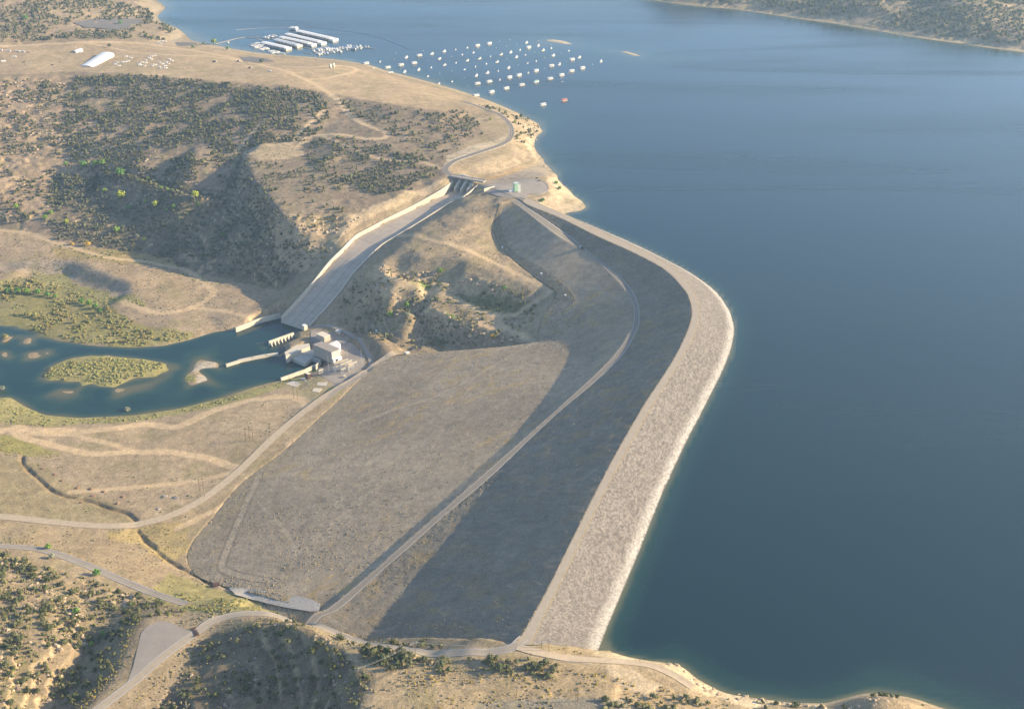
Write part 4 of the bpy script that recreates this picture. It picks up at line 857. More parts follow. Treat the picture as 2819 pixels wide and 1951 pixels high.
for i, (a, l) in enumerate([((880,1070),'cream transformer with cooling fins left of the front gantry'),((1080,1080),'cream transformer near the front corner of the switchyard'),((985,1218),'small white cabinet at the front edge of the yard'),((1140,1050),'grey transformer at the right of the switchyard'),((800,1080),'grey transformer at the left of the switchyard')]):
    e = empty('transformer', P(*CP_(*a), -91.8), 0.5); tag(e, l, 'transformer', 'switchyard transformers')
    MB().box(-1.5, 1.5, -1, 1, 0, 2.6).build('tank', M['cream' if i < 3 else 'steel'], e); m2 = MB()
    for k in range(4): m2.box(-1.2+k*.7, -1.0+k*.7, -1.5, -1.02, .3, 2.2)
    m2.build('fins', M['steel'], e); m2 = MB()
    for k in range(3): m2.tube((-.8+k*.8, 0, 2.6), (-.8+k*.8, 0, 3.8), 0.12, 5)
    m2.build('bushing', M['white'], e)
def mast(a, h, label, r=0.25, mt='steel', name='mast'):
    e = empty(name, a); tag(e, label, 'mast'); MB().tube((0, 0, 0), (0, 0, h), r, 6, r*.5).build('pole', M[mt], e); MB().box(-.5, .5, -.12, .12, h-.6, h-.2).build('cap', M['white'], e)
for a, h, l in [((1350,905),18,'tall steel lightning mast at the bend of the yard road'),((1112,622),8,'short mast on the yard road behind the white building'),((1045,800),11,'slim mast between the white building and the switchyard'),((1860,420),10,'slim mast on the brown ridge above the powerhouse'),((655,1112),22,'tallest mast beside the powerhouse corner')]:
    mast(tuple(P(*CP_(*a), -92 if a[0] < 1800 else -76)), h, l)
# pale slabs on the field by the yard, red truck with shelter
deck('concrete_slab', 'bare grey slab on the grass left of the switchyard', 'slab', [(780,1160),(880,1120),(950,1160),(900,1200)], 't', 0, M['concrete'])
deck('concrete_slab', 'pale rectangular slab on the grass beside the orange bush', 'slab', [(1150,1145),(1265,1140),(1255,1190),(1140,1180)], 't', 0, M['concrete'])
deck('concrete_slab', 'broken pale slab nearest the gravel toe road', 'slab', [(1105,1210),(1205,1215),(1165,1262),(1085,1250)], 't', 0, M['concwhite'])
deck('concrete_slab', 'thin slab under the red loader', 'slab', [(940,1100),(1040,1075),(1095,1090),(1010,1130)], 't', 0, M['concrete'])
# ------------------------------------------------------------------ vehicles
def vehicle(kind, body, L=5.0):
    e = empty(kind, (0, 0, 0))
    if kind == 'parked_car':
        MB().prism([(-L/2,-.9),(L/2,-.9),(L/2,.9),(-L/2,.9)], .35, .95, [(-L/2+.05,-.86),(L/2-.1,-.86),(L/2-.1,.86),(-L/2+.05,.86)]).build('body', body, e)
        MB().prism([(-1.7,-.8),(1.2,-.8),(1.2,.8),(-1.7,.8)], .96, 1.5, [(-1.3,-.7),(.6,-.7),(.6,.7),(-1.3,.7)]).build('cabin', M['dark'], e)
        MB().box(-1.3, .6, -.7, .7, 1.502, 1.56).build('roof', body, e)
    elif kind in ('box_truck', 'loader'):
        MB().box(-L/2, L/2-2.2, -1.2, 1.2, .9, 3.2).build('box_body' if kind == 'box_truck' else 'bed', body, e)
        MB().prism([(L/2-2.1,-1.1),(L/2,-1.1),(L/2,1.1),(L/2-2.1,1.1)], .6, 2.4, [(L/2-2.1,-1),(L/2-.5,-1),(L/2-.5,1),(L/2-2.1,1)]).build('cab', body if kind == 'loader' else M['white'], e)
    elif kind == 'travel_trailer':
        MB().prism([(-L/2,-1.2),(L/2-.4,-1.2),(L/2,0-.9),(L/2,.9),(L/2-.4,1.2),(-L/2,1.2)], .6, 3.0).build('body', body, e)
        MB().box(-L/2+.6, L/2-1.4, -1.23, -1.205, 1.6, 2.3).build('windows', M['dark'], e); MB().tube((L/2, 0, .7), (L/2+1.4, 0, .6), .09, 4).build('hitch', M['steel'], e)
    for sx in (-L*.3, L*.3):
        for sy in (-.95, .75): MB().tube((sx, sy, .36), (sx, sy+.22, .36), .36, 8).build('wheel', M['rubber'], e)
    return e
def put(e, p, rz, label, cat, group=None):
    e.location = tuple(float(c) for c in p); e.rotation_euler = (0, 0, rz); tag(e, label, cat, group); return e
def C0(x, y): return (x/3.1914*0.81802, y/3.1914*0.81802)
def C2_(x, y): return ((600+x/4.193)*0.81802, (50+y/4.193)*0.81802)
def CM(x, y): return ((180+x/7.206)*0.81802, (100+y/7.206)*0.81802)
put(vehicle('box_truck', M['dark'], 8), T(1311,561)+[0,0,.2], 2.2, 'dark truck driving on the sloping dam road', 'truck')
put(vehicle('parked_car', M['dark']), T(*C3(2100,388))+[0,0,.4], 0.3, 'dark car parked on the far edge of the plaza', 'car')
put(vehicle('parked_car', M['dark']), T(*C3(2165,458))+[0,0,.4], 0.9, 'dark car parked just inside the plaza kerb', 'car')
put(vehicle('loader', M['redp'], 9), T(*CP_(225,1195))+[0,0,.2], -0.5, 'red loader truck parked on the slab by the river wall', 'truck')
bldg('canopy_shed', 'cream roofed open shed beside the red loader truck', 'shed', [(138,1128),(200,1108),(272,1140),(205,1160)], -88.2, -92, M['rust'], M['cream'])
put(vehicle('box_truck', M['white'], 7), T(*C2_(600,620)), 0.0, 'white truck alone on the pale mesa clearing', 'truck')
put(vehicle('box_truck', M['rust'], 8), T(*C2_(372,585)), 0.3, 'rust red flatbed on the mesa clearing', 'truck')
put(vehicle('box_truck', M['dark'], 9), T(*C0(1885,550)), 0.1, 'dark box trailer left of the round mesa tree', 'truck')
put(vehicle('box_truck', M['dark'], 9), T(*C0(2095,545)), 1.4, 'dark box trailer standing end-on on the mesa', 'truck')
for i, (a, rz, l) in enumerate([((5,450),0.,'white trailer at the left edge of the mesa'),((75,458),0.1,'white trailer second from the left edge'),((155,458),.1,'white trailer left in the pair on the far left mesa'),((200,463),.1,'white trailer right in the pair on the far left mesa'),((125,507),.3,'long white trailer below the row of trailers'),((30,545),.6,'white trailer nearest the left mesa rim')]):
    put(vehicle('travel_trailer', M['white'], 9), T(*C0(*a)), rz, l, 'trailer', 'trailers on the left mesa')
for a, l in [((248,464),'dark car at the end of the trailer row'),((212,552),'dark car near the mesa rim'),((265,552),'silver car near the mesa rim'),((458,575),'dark pickup by two shrubs'),((652,418),'white car behind the small white building')]:
    put(vehicle('parked_car', M['dark'] if 'dark' in l else M['white'], 5.5), T(*C0(*a)), 0.2, l, 'car')
for a, l, m_ in [((1910,126),'white boat trailer left of the pair on the boat ramp','white'),((1972,121),'white boat trailer right of the pair on the boat ramp','white'),((1872,160),'long white trailer lower on the boat ramp','white'),((1975,182),'silver van at the foot of the boat ramp','steel'),((1605,168),'white car at the top of the boat ramp','white')]:
    put(vehicle('travel_trailer' if 'trailer' in l else 'parked_car', M[m_], 8 if 'trailer' in l else 5.5), T(*CM(*a)), 0.2, l, 'trailer' if 'trailer' in l else 'car')
# ------------------------------------------------------------------ marina storage building, tanks
def gable(name, label, fl, fr, br_, cf, wh, rh, wm, rm):
    zz = np.mean([T(*cf(*p))[2] for p in (fl, fr, br_)]); a, b, c = [P(*cf(*p), zz) for p in (fl, fr, br_)]; d = a+(c-b); z0 = zz-6; e = empty(name, tuple(a)); tag(e, label, 'building')
    q = [p-a for p in (a, b, c, d)]; MB().prism([xy(p) for p in q], z0-a[2], wh).build('wall', wm, e)
    m1 = (q[0]+q[1])/2; m2 = (q[2]+q[3])/2; V = [(q[0][0],q[0][1],wh),(q[1][0],q[1][1],wh),(q[2][0],q[2][1],wh),(q[3][0],q[3][1],wh)]
    mp = []
    for k in range(7):
        t = k/6; h = wh+rh*math.sin(math.pi*t)**0.8; f_ = q[0]+(q[1]-q[0])*t; g_ = q[3]+(q[2]-q[3])*t; mp += [(f_[0], f_[1], h+.02), (g_[0], g_[1], h+.02)]
    MB().add(mp, [(2*k, 2*k+2, 2*k+3, 2*k+1) for k in range(6)]+[tuple(range(0, 14, 2))[::-1], tuple(range(1, 14, 2)), (0, 1, 13, 12)]).build('roof', rm, e)
    t = (q[1]-q[0]); nn = np.array([t[1], -t[0]])/np.linalg.norm(t[:2]); c0 = (q[0]+q[1])/2
    if nn@(q[3]-q[0])[:2] > 0: nn = -nn
    tt = t[:2]/np.linalg.norm(t[:2]); MB().prism([xy(c0[:2]-tt*3+nn*.05), xy(c0[:2]+tt*3+nn*.05), xy(c0[:2]+tt*3+nn*.15), xy(c0[:2]-tt*3+nn*.15)], 0, wh*.8).build('door', M['greyboat'], e)
    return e
gable('storage_hall', 'long white curved-roof storage hall on the mesa', (305,612), (550,642), (965,368), CM, 2.4, 2.2, M['white'], M['white'])
gable('office_building', 'small white building behind the long storage hall', (155,322), (215,342), (350,292), CM, 3.2, 1.5, M['white'], M['white'])
for a, l in [((1300,582),'nearer tan steel tank on the mesa'),((1336,572),'farther tan steel tank on the mesa')]:
    e = empty('storage_tank', T(*C2_(*a))); tag(e, l, 'tank', 'two tan tanks'); MB().tube((0,0,0),(0,0,8.5),2.6,16).build('shell', M['cream'], e, True); MB().tube((0,0,8.5),(0,0,9.2),2.6,16,.4).build('roof', M['cream'], e); MB().tube((2.7,0,0),(2.7,0,9),.1,4).build('ladder', M['steel'], e)
# ------------------------------------------------------------------ boats
def hull(mb, L, W, H, z=0.0):
    o = [(-L/2,-W*.42),(-L*.1,-W/2),(L*.25,-W*.42),(L*.42,-W*.2),(L/2,0),(L*.42,W*.2),(L*.25,W*.42),(-L*.1,W/2),(-L/2,W*.42)]
    return mb.prism([(x*.96, y*.8) for x, y in o], z-.3, z+H, o)
def make_boat(kind, cabin='white', top='white'):
    e = empty(kind, (0, 0, 0)); w_ = M['white']
    if kind == 'houseboat':
        hull(MB(), 15.5, 4.6, .9).build('hull', w_, e); MB().box(-6.2, 4.0, -1.95, 1.95, .9, 3.3).build('cabin', M[cabin], e)
        MB().box(-5.6, 3.4, -1.98, -1.955, 1.7, 2.6).box(-5.6, 3.4, 1.955, 1.98, 1.7, 2.6).build('windows', M['dark'], e)
        MB().box(-6.8, 5.0, -2.2, 2.2, 3.3, 3.5).build('roof', M[top], e); m = MB()
        for x in (-6.6, -3.5, -.4, 2.7, 4.8):
            for y in (-2.1, 2.1): m.tube((x, y, 3.5), (x, y, 4.4), .06, 4)
        for y in (-2.1, 2.1): m.tube((-6.6, y, 4.4), (4.8, y, 4.4), .06, 4)
        m.build('railing', M['steel'], e)
    elif kind == 'cabin_cruiser':
        hull(MB(), 11.5, 3.7, 1.4).build('hull', w_, e); MB().prism([(-3.4,-1.4),(2.2,-1.4),(2.2,1.4),(-3.4,1.4)], 1.4, 3.0, [(-3,-1.2),(1.0,-1.2),(1.0,1.2),(-3,1.2)]).build('cabin', M[cabin], e)
        MB().box(-2.8, .9, -1.30, -1.32, 1.9, 2.5).box(-2.8, .9, 1.30, 1.34, 1.9, 2.5).build('windows', M['dark'], e); MB().box(-4.8, -.3, -1.35, 1.35, 3.5, 3.65).build('canopy', M[top], e)
        m = MB()
        for x in (-4.6, -.6):
            for y in (-1.2, 1.2): m.tube((x, y, 1.4), (x, y, 3.5), .06, 4)
        m.build('canopy_frame', M['steel'], e)
    elif kind == 'motorboat':
        hull(MB(), 7.6, 2.7, 1.1).build('hull', w_, e); MB().prism([(-.4,-1),(1.2,-.9),(1.2,.9),(-.4,1)], 1.1, 1.8, [(-.4,-.9),(.3,-.8),(.3,.8),(-.4,.9)]).build('windscreen', M['dark'], e)
        MB().box(-2.9, .2, -1.1, 1.1, 2.2, 2.32).build('canopy', M[top], e); MB().box(-4.3, -3.7, -.3, .3, .3, 1.5).build('engine', M['dark'], e)
    elif kind == 'covered_boat':
        hull(MB(), 7.8, 2.8, 1.0).build('hull', w_, e); MB().prism([(-3.4,-1.2),(1.8,-1.25),(3.1,0),(1.8,1.25),(-3.4,1.2)], 1.0, 1.9, [(-2.6,-.5),(1,-.5),(1.5,0),(1,.5),(-2.6,.5)]).build('cover', M[top], e)
    elif kind == 'sailboat':
        hull(MB(), 8.5, 2.8, 1.2).build('hull', w_, e); MB().prism([(-1.2,-.9),(2,-.7),(2,.7),(-1.2,.9)], 1.2, 1.75).build('cabin', w_, e); MB().tube((.6,0,1.2),(.6,0,11.5),.13,6,.08).build('mast', M['steel'], e); MB().tube((.6,0,2.6),(-3.4,0,2.6),.2,6).build('boom', M[top], e)
    elif kind == 'dinghy':
        hull(MB(), 4.6, 1.9, .6).build('hull', w_, e); MB().box(-.3, .1, -.7, .7, .6, .7).build('seat', M['dock'], e); MB().box(-2.7, -2.3, -.2, .2, .2, 1.0).build('engine', M['dark'], e)
    return e
PROTO = {}
def boat(kind, cabin, top, p, rz, label, cat='boat', group=None):
    k = (kind, cabin, top)
    if k not in PROTO: PROTO[k] = e = make_boat(kind, cabin, top)
    else: e = copy_tree(PROTO[k])
    return put(e, p, rz, label, cat, group)
# moored boats: x, y in the two enlarged crops, type
c7 = [(50,495,'B'),(305,462,'m'),(440,572,'B'),(680,525,'B'),(180,600,'b'),(485,675,'B'),(778,385,'b'),(1012,352,'B'),(918,490,'B'),(748,645,'b'),(1003,608,'b'),(1080,262,'d'),(1243,320,'b'),(1232,565,'m'),(1465,275,'b'),(1380,408,'bb'),(1170,725,'g'),(1472,520,'bg'),(1675,240,'g'),(1885,208,'m'),(1795,332,'m'),(1997,295,'s'),(2068,175,'B'),(1680,480,'g'),(1885,440,'bg'),(2108,405,'bg'),(2033,550,'g'),(1835,600,'mb'),(1372,855,'m'),(1608,820,'g'),(2048,715,'b'),(2065,865,'B'),(2044,1080,'B')]
c8 = [(108,135,'B'),(132,365,'g'),(325,330,'bg'),(56,500,'g'),(250,465,'bg'),(75,665,'b'),(270,628,'g'),(105,828,'B'),(150,1015,'B'),(300,790,'m'),(460,575,'b'),(475,750,'B'),(498,292,'b'),(600,380,'b'),(668,248,'m'),(765,335,'mb'),(785,118,'b'),(822,205,'B'),(803,485,'mb'),(645,710,'B'),(697,888,'B'),(415,950,'B'),(818,665,'m'),(958,630,'B'),(958,830,'Bt'),(960,450,'g'),(1000,172,'b'),(1085,255,'bc'),(1235,215,'s'),(1268,350,'b'),(1235,540,'B'),(1382,512,'b'),(1552,262,'g'),(1610,425,'B'),(1742,385,'b'),(1210,775,'B'),(1418,708,'B'),(1435,820,'d'),(1600,635,'B'),(1550,668,'d'),(1797,580,'B'),(2135,455,'b'),(1465,1165,'Bo'),(1082,1245,'B')]
allb = [(x-2174, y, t) for x, y, t in c7]+list(c8)
TY = {'B':('houseboat','white','white','houseboat'),'Bt':('houseboat','white','teal','houseboat'),'Bo':('houseboat','orange','orange','houseboat'),'b':('cabin_cruiser','white','white','cabin cruiser'),'bg':('cabin_cruiser','greyboat','greyboat','cabin cruiser'),'bb':('cabin_cruiser','white','blue','cabin cruiser'),'bc':('cabin_cruiser','cream','cream','cabin cruiser'),'m':('motorboat','white','white','motorboat'),'mb':('motorboat','white','blue','motorboat'),'g':('covered_boat','white','greyboat','covered boat'),'s':('sailboat','white','blue','sailboat'),'d':('dinghy','white','white','dinghy')}
TN = {'B':'white houseboat','Bt':'white houseboat with a teal roof','Bo':'orange houseboat','b':'white cabin cruiser','bg':'grey-topped cabin cruiser','bb':'cabin cruiser with a blue canopy','bc':'cream cabin cruiser','m':'small white motorboat','mb':'small motorboat with a blue canopy','g':'grey covered boat','s':'sailboat with a bare mast','d':'tiny open dinghy'}
ORD = ['first','second','third','fourth','fifth','sixth','seventh','eighth','ninth','tenth','eleventh','twelfth','thirteenth','fourteenth','fifteenth','sixteenth','seventeenth','eighteenth','nineteenth','twentieth']
rr = sorted(allb, key=lambda q: -(q[1]+.27*q[0])); rws = []; last = None
for q in rr:
    r = q[1]+.27*q[0]
    if last is None or abs(r-last) > 34 : rws.append([])
    rws[-1].append(q); last = r
for ri, row in enumerate(rws):
    row.sort()
    for bi, (x, y, t) in enumerate(row):
        u, v = (1330+x/6.589)*.81802, (100+(y+8)/6.589)*.81802; p = P(u, v, 0); k = TY[t]
        ang = math.radians({'B':42,'b':62,'m':75,'g':80,'s':70,'d':20}[t[0]])+random.uniform(-.15, .15)+math.pi
        rn = 'nearest' if ri == 0 else ('farthest' if ri == len(rws)-1 else ORD[ri]+' nearest'); pos = 'alone in' if len(row) == 1 else (ORD[bi]+' from the left in' if bi < len(row)/2 else ('rightmost in' if bi == len(row)-1 else ORD[len(row)-1-bi]+' from the right in'))
        boat(k[0], k[1], k[2], p, ang, f'{TN[t]}, {pos} the {rn} row', k[3], 'boats on the mooring field')
for i, (x, y) in enumerate([(300,97),(480,68),(425,187),(235,215),(38,255),(932,293),(1410,305),(1120,392),(635,525),(430,418),(1120,585),(1985,515),(1515,465),(998,85),(610,152),(562-2174,420),(1167-2174,443),(1600-2174,370),(1388-2174,680),(1608-2174,635),(1828-2174,760),(2210-2174,255),(597-2174,310),(1890-2174,905)]):
    o = MB().tube((0,0,-.3),(0,0,.5),.7,8,.8).tube((0,0,.5),(0,0,1.1),.35,6,.2).build('mooring_buoy', M['white']); o.location = tuple(P((1330+x/6.589)*.81802, (100+y/6.589)*.81802, 0)); tag(o, 'tiny white mooring buoy floating empty among the boats', 'buoy', 'empty white mooring buoys')
# ------------------------------------------------------------------ covered docks
def CA(x, y): return ((700+x/6.589)*.81802, (70+y/6.589)*.81802)
def covdock(a, b, wd, label, rm='white', endb=None, h=5.0):
    pa, pb = P(*CA(*a), h), P(*CA(*b), h); c = (pa+pb)/2; c[2] = 0; L = float(np.linalg.norm((pb-pa)[:2])); rz = math.atan2(pb[1]-pa[1], pb[0]-pa[0])
    e = empty('covered_dock', c, rz); tag(e, label, 'covered dock', 'roofed docks of the marina')
    MB().prism([(-L/2,-wd/2),(L/2,-wd/2),(L/2,wd/2),(-L/2,wd/2)], h, h+1.3, [(-L/2,-.2),(L/2,-.2),(L/2,.2),(-L/2,.2)]).build('roof', M[rm], e)
    MB().box(-L/2, L/2, -1.2, 1.2, .1, .7).build('walkway', M['dock'], e); m = MB(); n = int(L/7)
    for i in range(n+1):
        x = -L/2+L*i/n; m.box(x-.4, x+.4, -wd/2, wd/2, .1, .55)
    m.build('finger_piers', M['dock'], e); n = 10
    for i in range(n):
        x = -L/2+.5+(L-1)*i/(n-1); m = MB()
        for y in (-wd/2+.3, wd/2-.3): m.tube((x, y, 0), (x, y, h), .16, 5)
        m.build('post', M['steel'], e)
    if endb:
        k = endb; MB().box(L/2+.5, L/2+k, -wd/2, wd/2, 0, 4.2).build('end_building', M['white' if k > 8 else 'cream'], e); MB().box(L/2+.1, L/2+k+.4, -wd/2-.4, wd/2+.4, 4.2, 4.6).build('end_roof', M['white'], e)
    nb = int(L/8)
    for i in range(nb):
        for s in (-1, 1):
            if RNG.random() < .8 and s*math.cos(rz) < 0 or RNG.random() < .15:
                kb = ['cabin_cruiser','motorboat','covered_boat'][int(RNG.random()*3)]; x = -L/2+L*(i+.5)/nb; q = c+np.array([x*math.cos(rz)-s*(wd/2-3.5)*math.sin(rz), x*math.sin(rz)+s*(wd/2-3.5)*math.cos(rz), 0])
                boat(kb, 'white', {'cabin_cruiser':'white','motorboat':'white','covered_boat':'greyboat'}[kb], q, rz+s*math.pi/2, 'boat in the shade of the '+label, 'boat', 'boats under '+label)
covdock((790,95), (1400,232), 17, 'long white roofed dock farthest from shore', 'white', 14)
covdock((590,150), (1190,292), 16, 'long white roofed dock second from the outside', 'white', 14)
covdock((480,205), (1010,322), 15, 'long white roofed dock in the middle of the marina', 'white', 14)
covdock((385,250), (790,352), 15, 'long grey roofed dock next to the middle one', 'darkroof', 7)
covdock((160,305), (590,400), 17, 'long pale roofed dock nearest the shore', 'white', 7)
e = empty('marina_store', P(*CA(715,75), 0)); e.rotation_euler = (0, 0, -0.3); tag(e, 'bright white floating store at the far tip of the docks', 'building')
MB().box(-9, 9, -6, 6, 0, 4).build('wall', M['white'], e); MB().prism([(-10,-7),(10,-7),(10,7),(-10,7)], 4, 6.2, [(-6,-2),(6,-2),(6,2),(-6,2)]).build('roof', M['white'], e)
MB().box(-5, 5, -6.05, -6.01, 1.2, 2.6).build('windows', M['dark'], e)
def pier(pts, cf, wd, label, z=.8):
    o = wall(MB(), [P(*cf(*p), z) for p in pts], wd, z, .1).build('pier', M['dock']); tag(o, label, 'pier'); return o
pier([(-700,335),(-520,290),(-330,240),(-160,215),(40,230),(160,290)], CA, 2.5, 'long curved gangway from the shore to the docks')
pier([(775,372),(900,398),(1060,435)], CA, 2.0, 'straight footbridge between the roofed docks and the open slips')
pier([(1060,490),(1300,460),(1600,420),(1900,400),(2170,415)], CA, 2.5, 'main pier of the open slips on the right')
pier([(-30,345),(100,400),(220,450),(300,470),(420,510)], CA, 2.5, 'pier of the open slips nearest the shore')
pier([(890,505),(1040,520)], CA, 1.6, 'empty finger pier pointing left from the open slips')
pier([(35,205),(180,240),(400,260)], CA, 2.0, 'thin pier of the inner slips left of the roofed docks')
def slips(line, cf, n, spread, group, label, p_house=.15):
    L = dens(np.array([P(*cf(*p), 0) for p in line]), 1.0)
    for i in range(n):
        c = L[int((i+.5)/n*(len(L)-1))]; t = L[min(len(L)-1, int((i+.5)/n*(len(L)-1))+1)]-L[max(0, int((i+.5)/n*(len(L)-1))-1)]; a = math.atan2(t[1], t[0])
        for s in (-1, 1):
            if RNG.random() > .9: continue
            kb, cb, tb = [('cabin_cruiser','white','white'),('motorboat','white','white'),('cabin_cruiser','white','blue'),('covered_boat','white','greyboat'),('cabin_cruiser','greyboat','greyboat'),('houseboat','white','white')][min(5, int(RNG.random()*5+(RNG.random() < p_house)*5))]
            d = spread*(.7 if kb != 'houseboat' else 1.0); nmz = {'houseboat':'white houseboat','motorboat':'small white motorboat','covered_boat':'grey covered boat'}.get(kb, 'cabin cruiser with a blue canopy' if tb == 'blue' else ('grey cabin cruiser' if cb == 'greyboat' else 'white cabin cruiser'))
            boat(kb, cb, tb, c+np.array([-math.sin(a)*s*d, math.cos(a)*s*d, 0]), a+s*math.pi/2, f'{nmz} berthed {label}', 'boat', group+', '+nmz)
slips([(1080,488),(1300,460),(1600,420),(1900,400),(2080,408)], CA, 21, 11, 'boats in the open slips on the right', 'in the packed slips right of the roofed docks', .2)
slips([(1120,530),(1350,500),(1560,470)], CA, 8, 9, 'boats in the lower rank of slips', 'in the lower rank of the right-hand slips')
slips([(-20,350),(100,400),(220,450)], CA, 10, 9, 'boats in the slips nearest the shore', 'in the packed slips on the shore side', .3)
slips([(300,470),(400,505)], CA, 4, 8, 'boats at the near shore corner', 'at the corner of the shore slips', .2)
slips([(200,240),(290,215),(380,190)], CA, 5, 8, 'boats left of the roofed docks', 'in the inner slips left of the docks')
boat('houseboat', 'white', 'white', P(*CA(515,530), 0), .15, 'large white houseboat berthed at the shore end of the marina', 'houseboat')
boat('houseboat', 'white', 'blue', P(*CA(1810,440), 0), -.3, 'largest white houseboat with a blue roof at the right slips', 'houseboat')
boat('motorboat', 'white', 'white', P(*C2_(122,285), 0), 1.3, 'lone white motorboat beside the curved gangway', 'motorboat')
# boats on trailers on the mesa
for i, (x, y) in enumerate([(980,570),(1060,600),(1040,535),(1130,530),(1190,525),(1245,510),(1205,415),(1300,440)]+[(1460,560),(1480,585),(1525,530),(1570,600),(1600,540),(1590,490),(1665,440),(1700,470),(1710,410),(1770,400)]+[(1720,600),(1780,580),(1865,530),(1860,620),(1910,650),(1990,645),(1930,560),(2000,530),(2040,560),(2060,470),(2110,500),(1980,600)]):
    kb = ('motorboat','white','white') if i % 3 else ('covered_boat','white','greyboat')
    g = 'beside the long storage hall' if i < 8 else ('in the slanting row on the mesa' if i < 18 else 'in the cluttered yard right of the slanting row')
    p = T(*CM(x, y)); p[2] += .9; boat(kb[0], kb[1], kb[2], p, .15+RNG.random()*.3, ('small white motorboat' if i % 3 else 'grey covered boat')+' on a trailer '+g, 'boat', 'stored boats '+g)
# floating boom round the marina
bm_ = [P(*C2_(*p), 0.1) for p in [(210,140),(420,122),(700,112),(1000,110),(1200,118),(1400,145),(1560,162),(1700,185),(1820,215),(1930,250),(2050,295),(2200,360)]]
q = smooth(bm_, 4); m = MB()
for a, b in zip(q[:-1], q[1:]): m.tube(tuple(a), tuple(b), .55, 5)
tag(m.build('floating_boom', M['greyboat']), 'long thin floating boom curving round the marina', 'boom')
# ------------------------------------------------------------------ power poles
def pole(base, h, label, arms=1, posts=1, gap=4.5, rz=0.0, mt='wood', group='wooden power poles'):
    e = empty('power_pole', base, rz); tag(e, label, 'power pole', group)
    x0 = -(posts-1)*gap/2
    for i in range(posts): MB().tube((x0+i*gap, 0, -1.5), (x0+i*gap, 0, h), .24, 6, .15).build('pole', M[mt], e)
    for k in range(arms): MB().box(x0-1.6, -x0+1.6, -.12, .12, h-1.2-k*1.4, h-.95-k*1.4).build('crossarm', M['wood' if posts > 1 else 'steel'], e)
    m = MB()
    for i in range(3):
        x = (x0-1.3)+(-2*x0+2.6)*i/2; m.tube((x, 0, h-.95), (x, 0, h-.4), .14, 5)
    m.build('insulators', M['white'], e); return e
pole(T(456,1119), 23, 'tall two-post pole frame beside the toe road bend', 1, 2, 4, .2)
pole(T(562,993), 17, 'three-post pole frame in the dry field', 1, 3, 4.6, -.25)
pole(T(666,899), 18, 'tall two-post pole frame near the switchyard slabs', 1, 2, 5, -.4)
def C5(x, y): return ((1100+x/3.843)*.81802, (1600+y/3.843)*.81802)
pA = pole(T(935.5,1476), 14, 'crossarm pole standing against the shadowed dam face', 2)
pB = pole(T(806,1536), 14, 'crossarm pole at the edge of the shaded foreground hill', 2)
pC = pole(T(*C5(1580,738)), 11, 'slim pole at the end of the dam crest road', 1)
pole(T(*C5(1500,705)), 6, 'short pole beside the crest road junction', 1)
pole(T(*C5(1240,1205)), 9, 'slim pole in the scrub below the near shore road', 1)
pole(T(*C5(1885,1265)), 10, 'slim pole right in the dry scrub slope', 1)
pole(T(*C5(410,1400)), 12, 'slim pole cut by the bottom edge of the view', 1)
for a, l in [((342,540),'slim pole on the mesa right of the tanks'),((1335,640),'slim pole beside the tan tanks')]: pole(T(*C2_(*a)), 10, l, 1)
def wires(a, b, label, sag=2.0):
    m = MB()
    for s in (-1.2, 0, 1.2):
        q = [np.array(a)+(np.array(b)-np.array(a))*t+np.array([s, 0, -sag*4*t*(1-t)]) for t in np.linspace(0, 1, 9)]
        for i in range(8): m.tube(tuple(q[i]), tuple(q[i+1]), .035, 3)
    tag(m.build('overhead_wires', M['greyboat']), label, 'wires')
la = np.array(pA.location)+[0,0,13.2]; lb = np.array(pB.location)+[0,0,13.2]
wires(la, lb, 'three thin wires between the two foreground poles'); wires(la, np.array(pC.location)+[0,0,10.2], 'thin wires from the foreground pole to the crest road pole', 4)
# ------------------------------------------------------------------ guard rails, instrument huts, cattle guard, headwall
def rail(L, label, name='guard_rail', mt='steel', h=.75):
    L = dens(L, 4); e = empty(name, L[0]); tag(e, label, 'guard rail'); q = L-L[0]; m = MB()
    for a, b in zip(q[:-1], q[1:]): m.prism([xy(a), xy(b), (b[0], b[1]+.12), (a[0], a[1]+.12)], [a[2]+h-.35, b[2]+h-.35]*1+[b[2]+h-.35, a[2]+h-.35], [a[2]+h, b[2]+h, b[2]+h, a[2]+h])
    m.build('rail', M[mt], e); m = MB()
    for a in q[::2]: m.box(a[0]-.1, a[0]+.1, a[1]+.15, a[1]+.35, a[2]-.4, a[2]+h)
    m.build('posts', M['wood'], e)
def offw(L, d): 
    o = offs(np.asarray(L), d); o[:, 2] = samp(HALL, o[:, 0], o[:, 1])+.2; return o
rail(offw(R_hwyn[10:45], 5.2), 'guard rail on the lakeward bend of the north road'); rail(offw(R_hwyn[42:78], -5.2), 'guard rail inside the hairpin above the spillway')
rail(offw(R_hwyn[44:80], 5.2), 'guard rail outside the hairpin above the spillway')
rail(W2([(1195,403),(1220,408),(1232,418),(1235,428),(1226,435),(1205,440),(1190,441)]), 'guard rail round the far edge of the plaza')
rail(W2([(1198,1475),(1260,1487),(1330,1497)]), 'long guard rail on the near shore road'); rail(W2([(700,1403),(760,1425),(800,1440)]), 'guard rail above the dam road junction')
for a, l in [((1945,515),'on the shaded face above the knob'),((2162,710),'low on the shaded dam face'),((1770,1175),'at the foot of the knob by the track'),((1590,272),'at the top of the shaded face'),((448,1030),'on the brown ridge crest'),((858,1245),'beside the toe track')]:
    e = empty('instrument_hut', T((900+a[0]/3.294)*.81802, (600+a[1]/3.294)*.81802)); tag(e, 'tiny white instrument hut '+l, 'hut', 'tiny white instrument huts'); MB().box(-1.2,1.2,-1,1,-.5,2).build('wall', M['white'], e); MB().box(-1.4,1.4,-1.2,1.2,2,2.2).build('roof', M['white'], e)
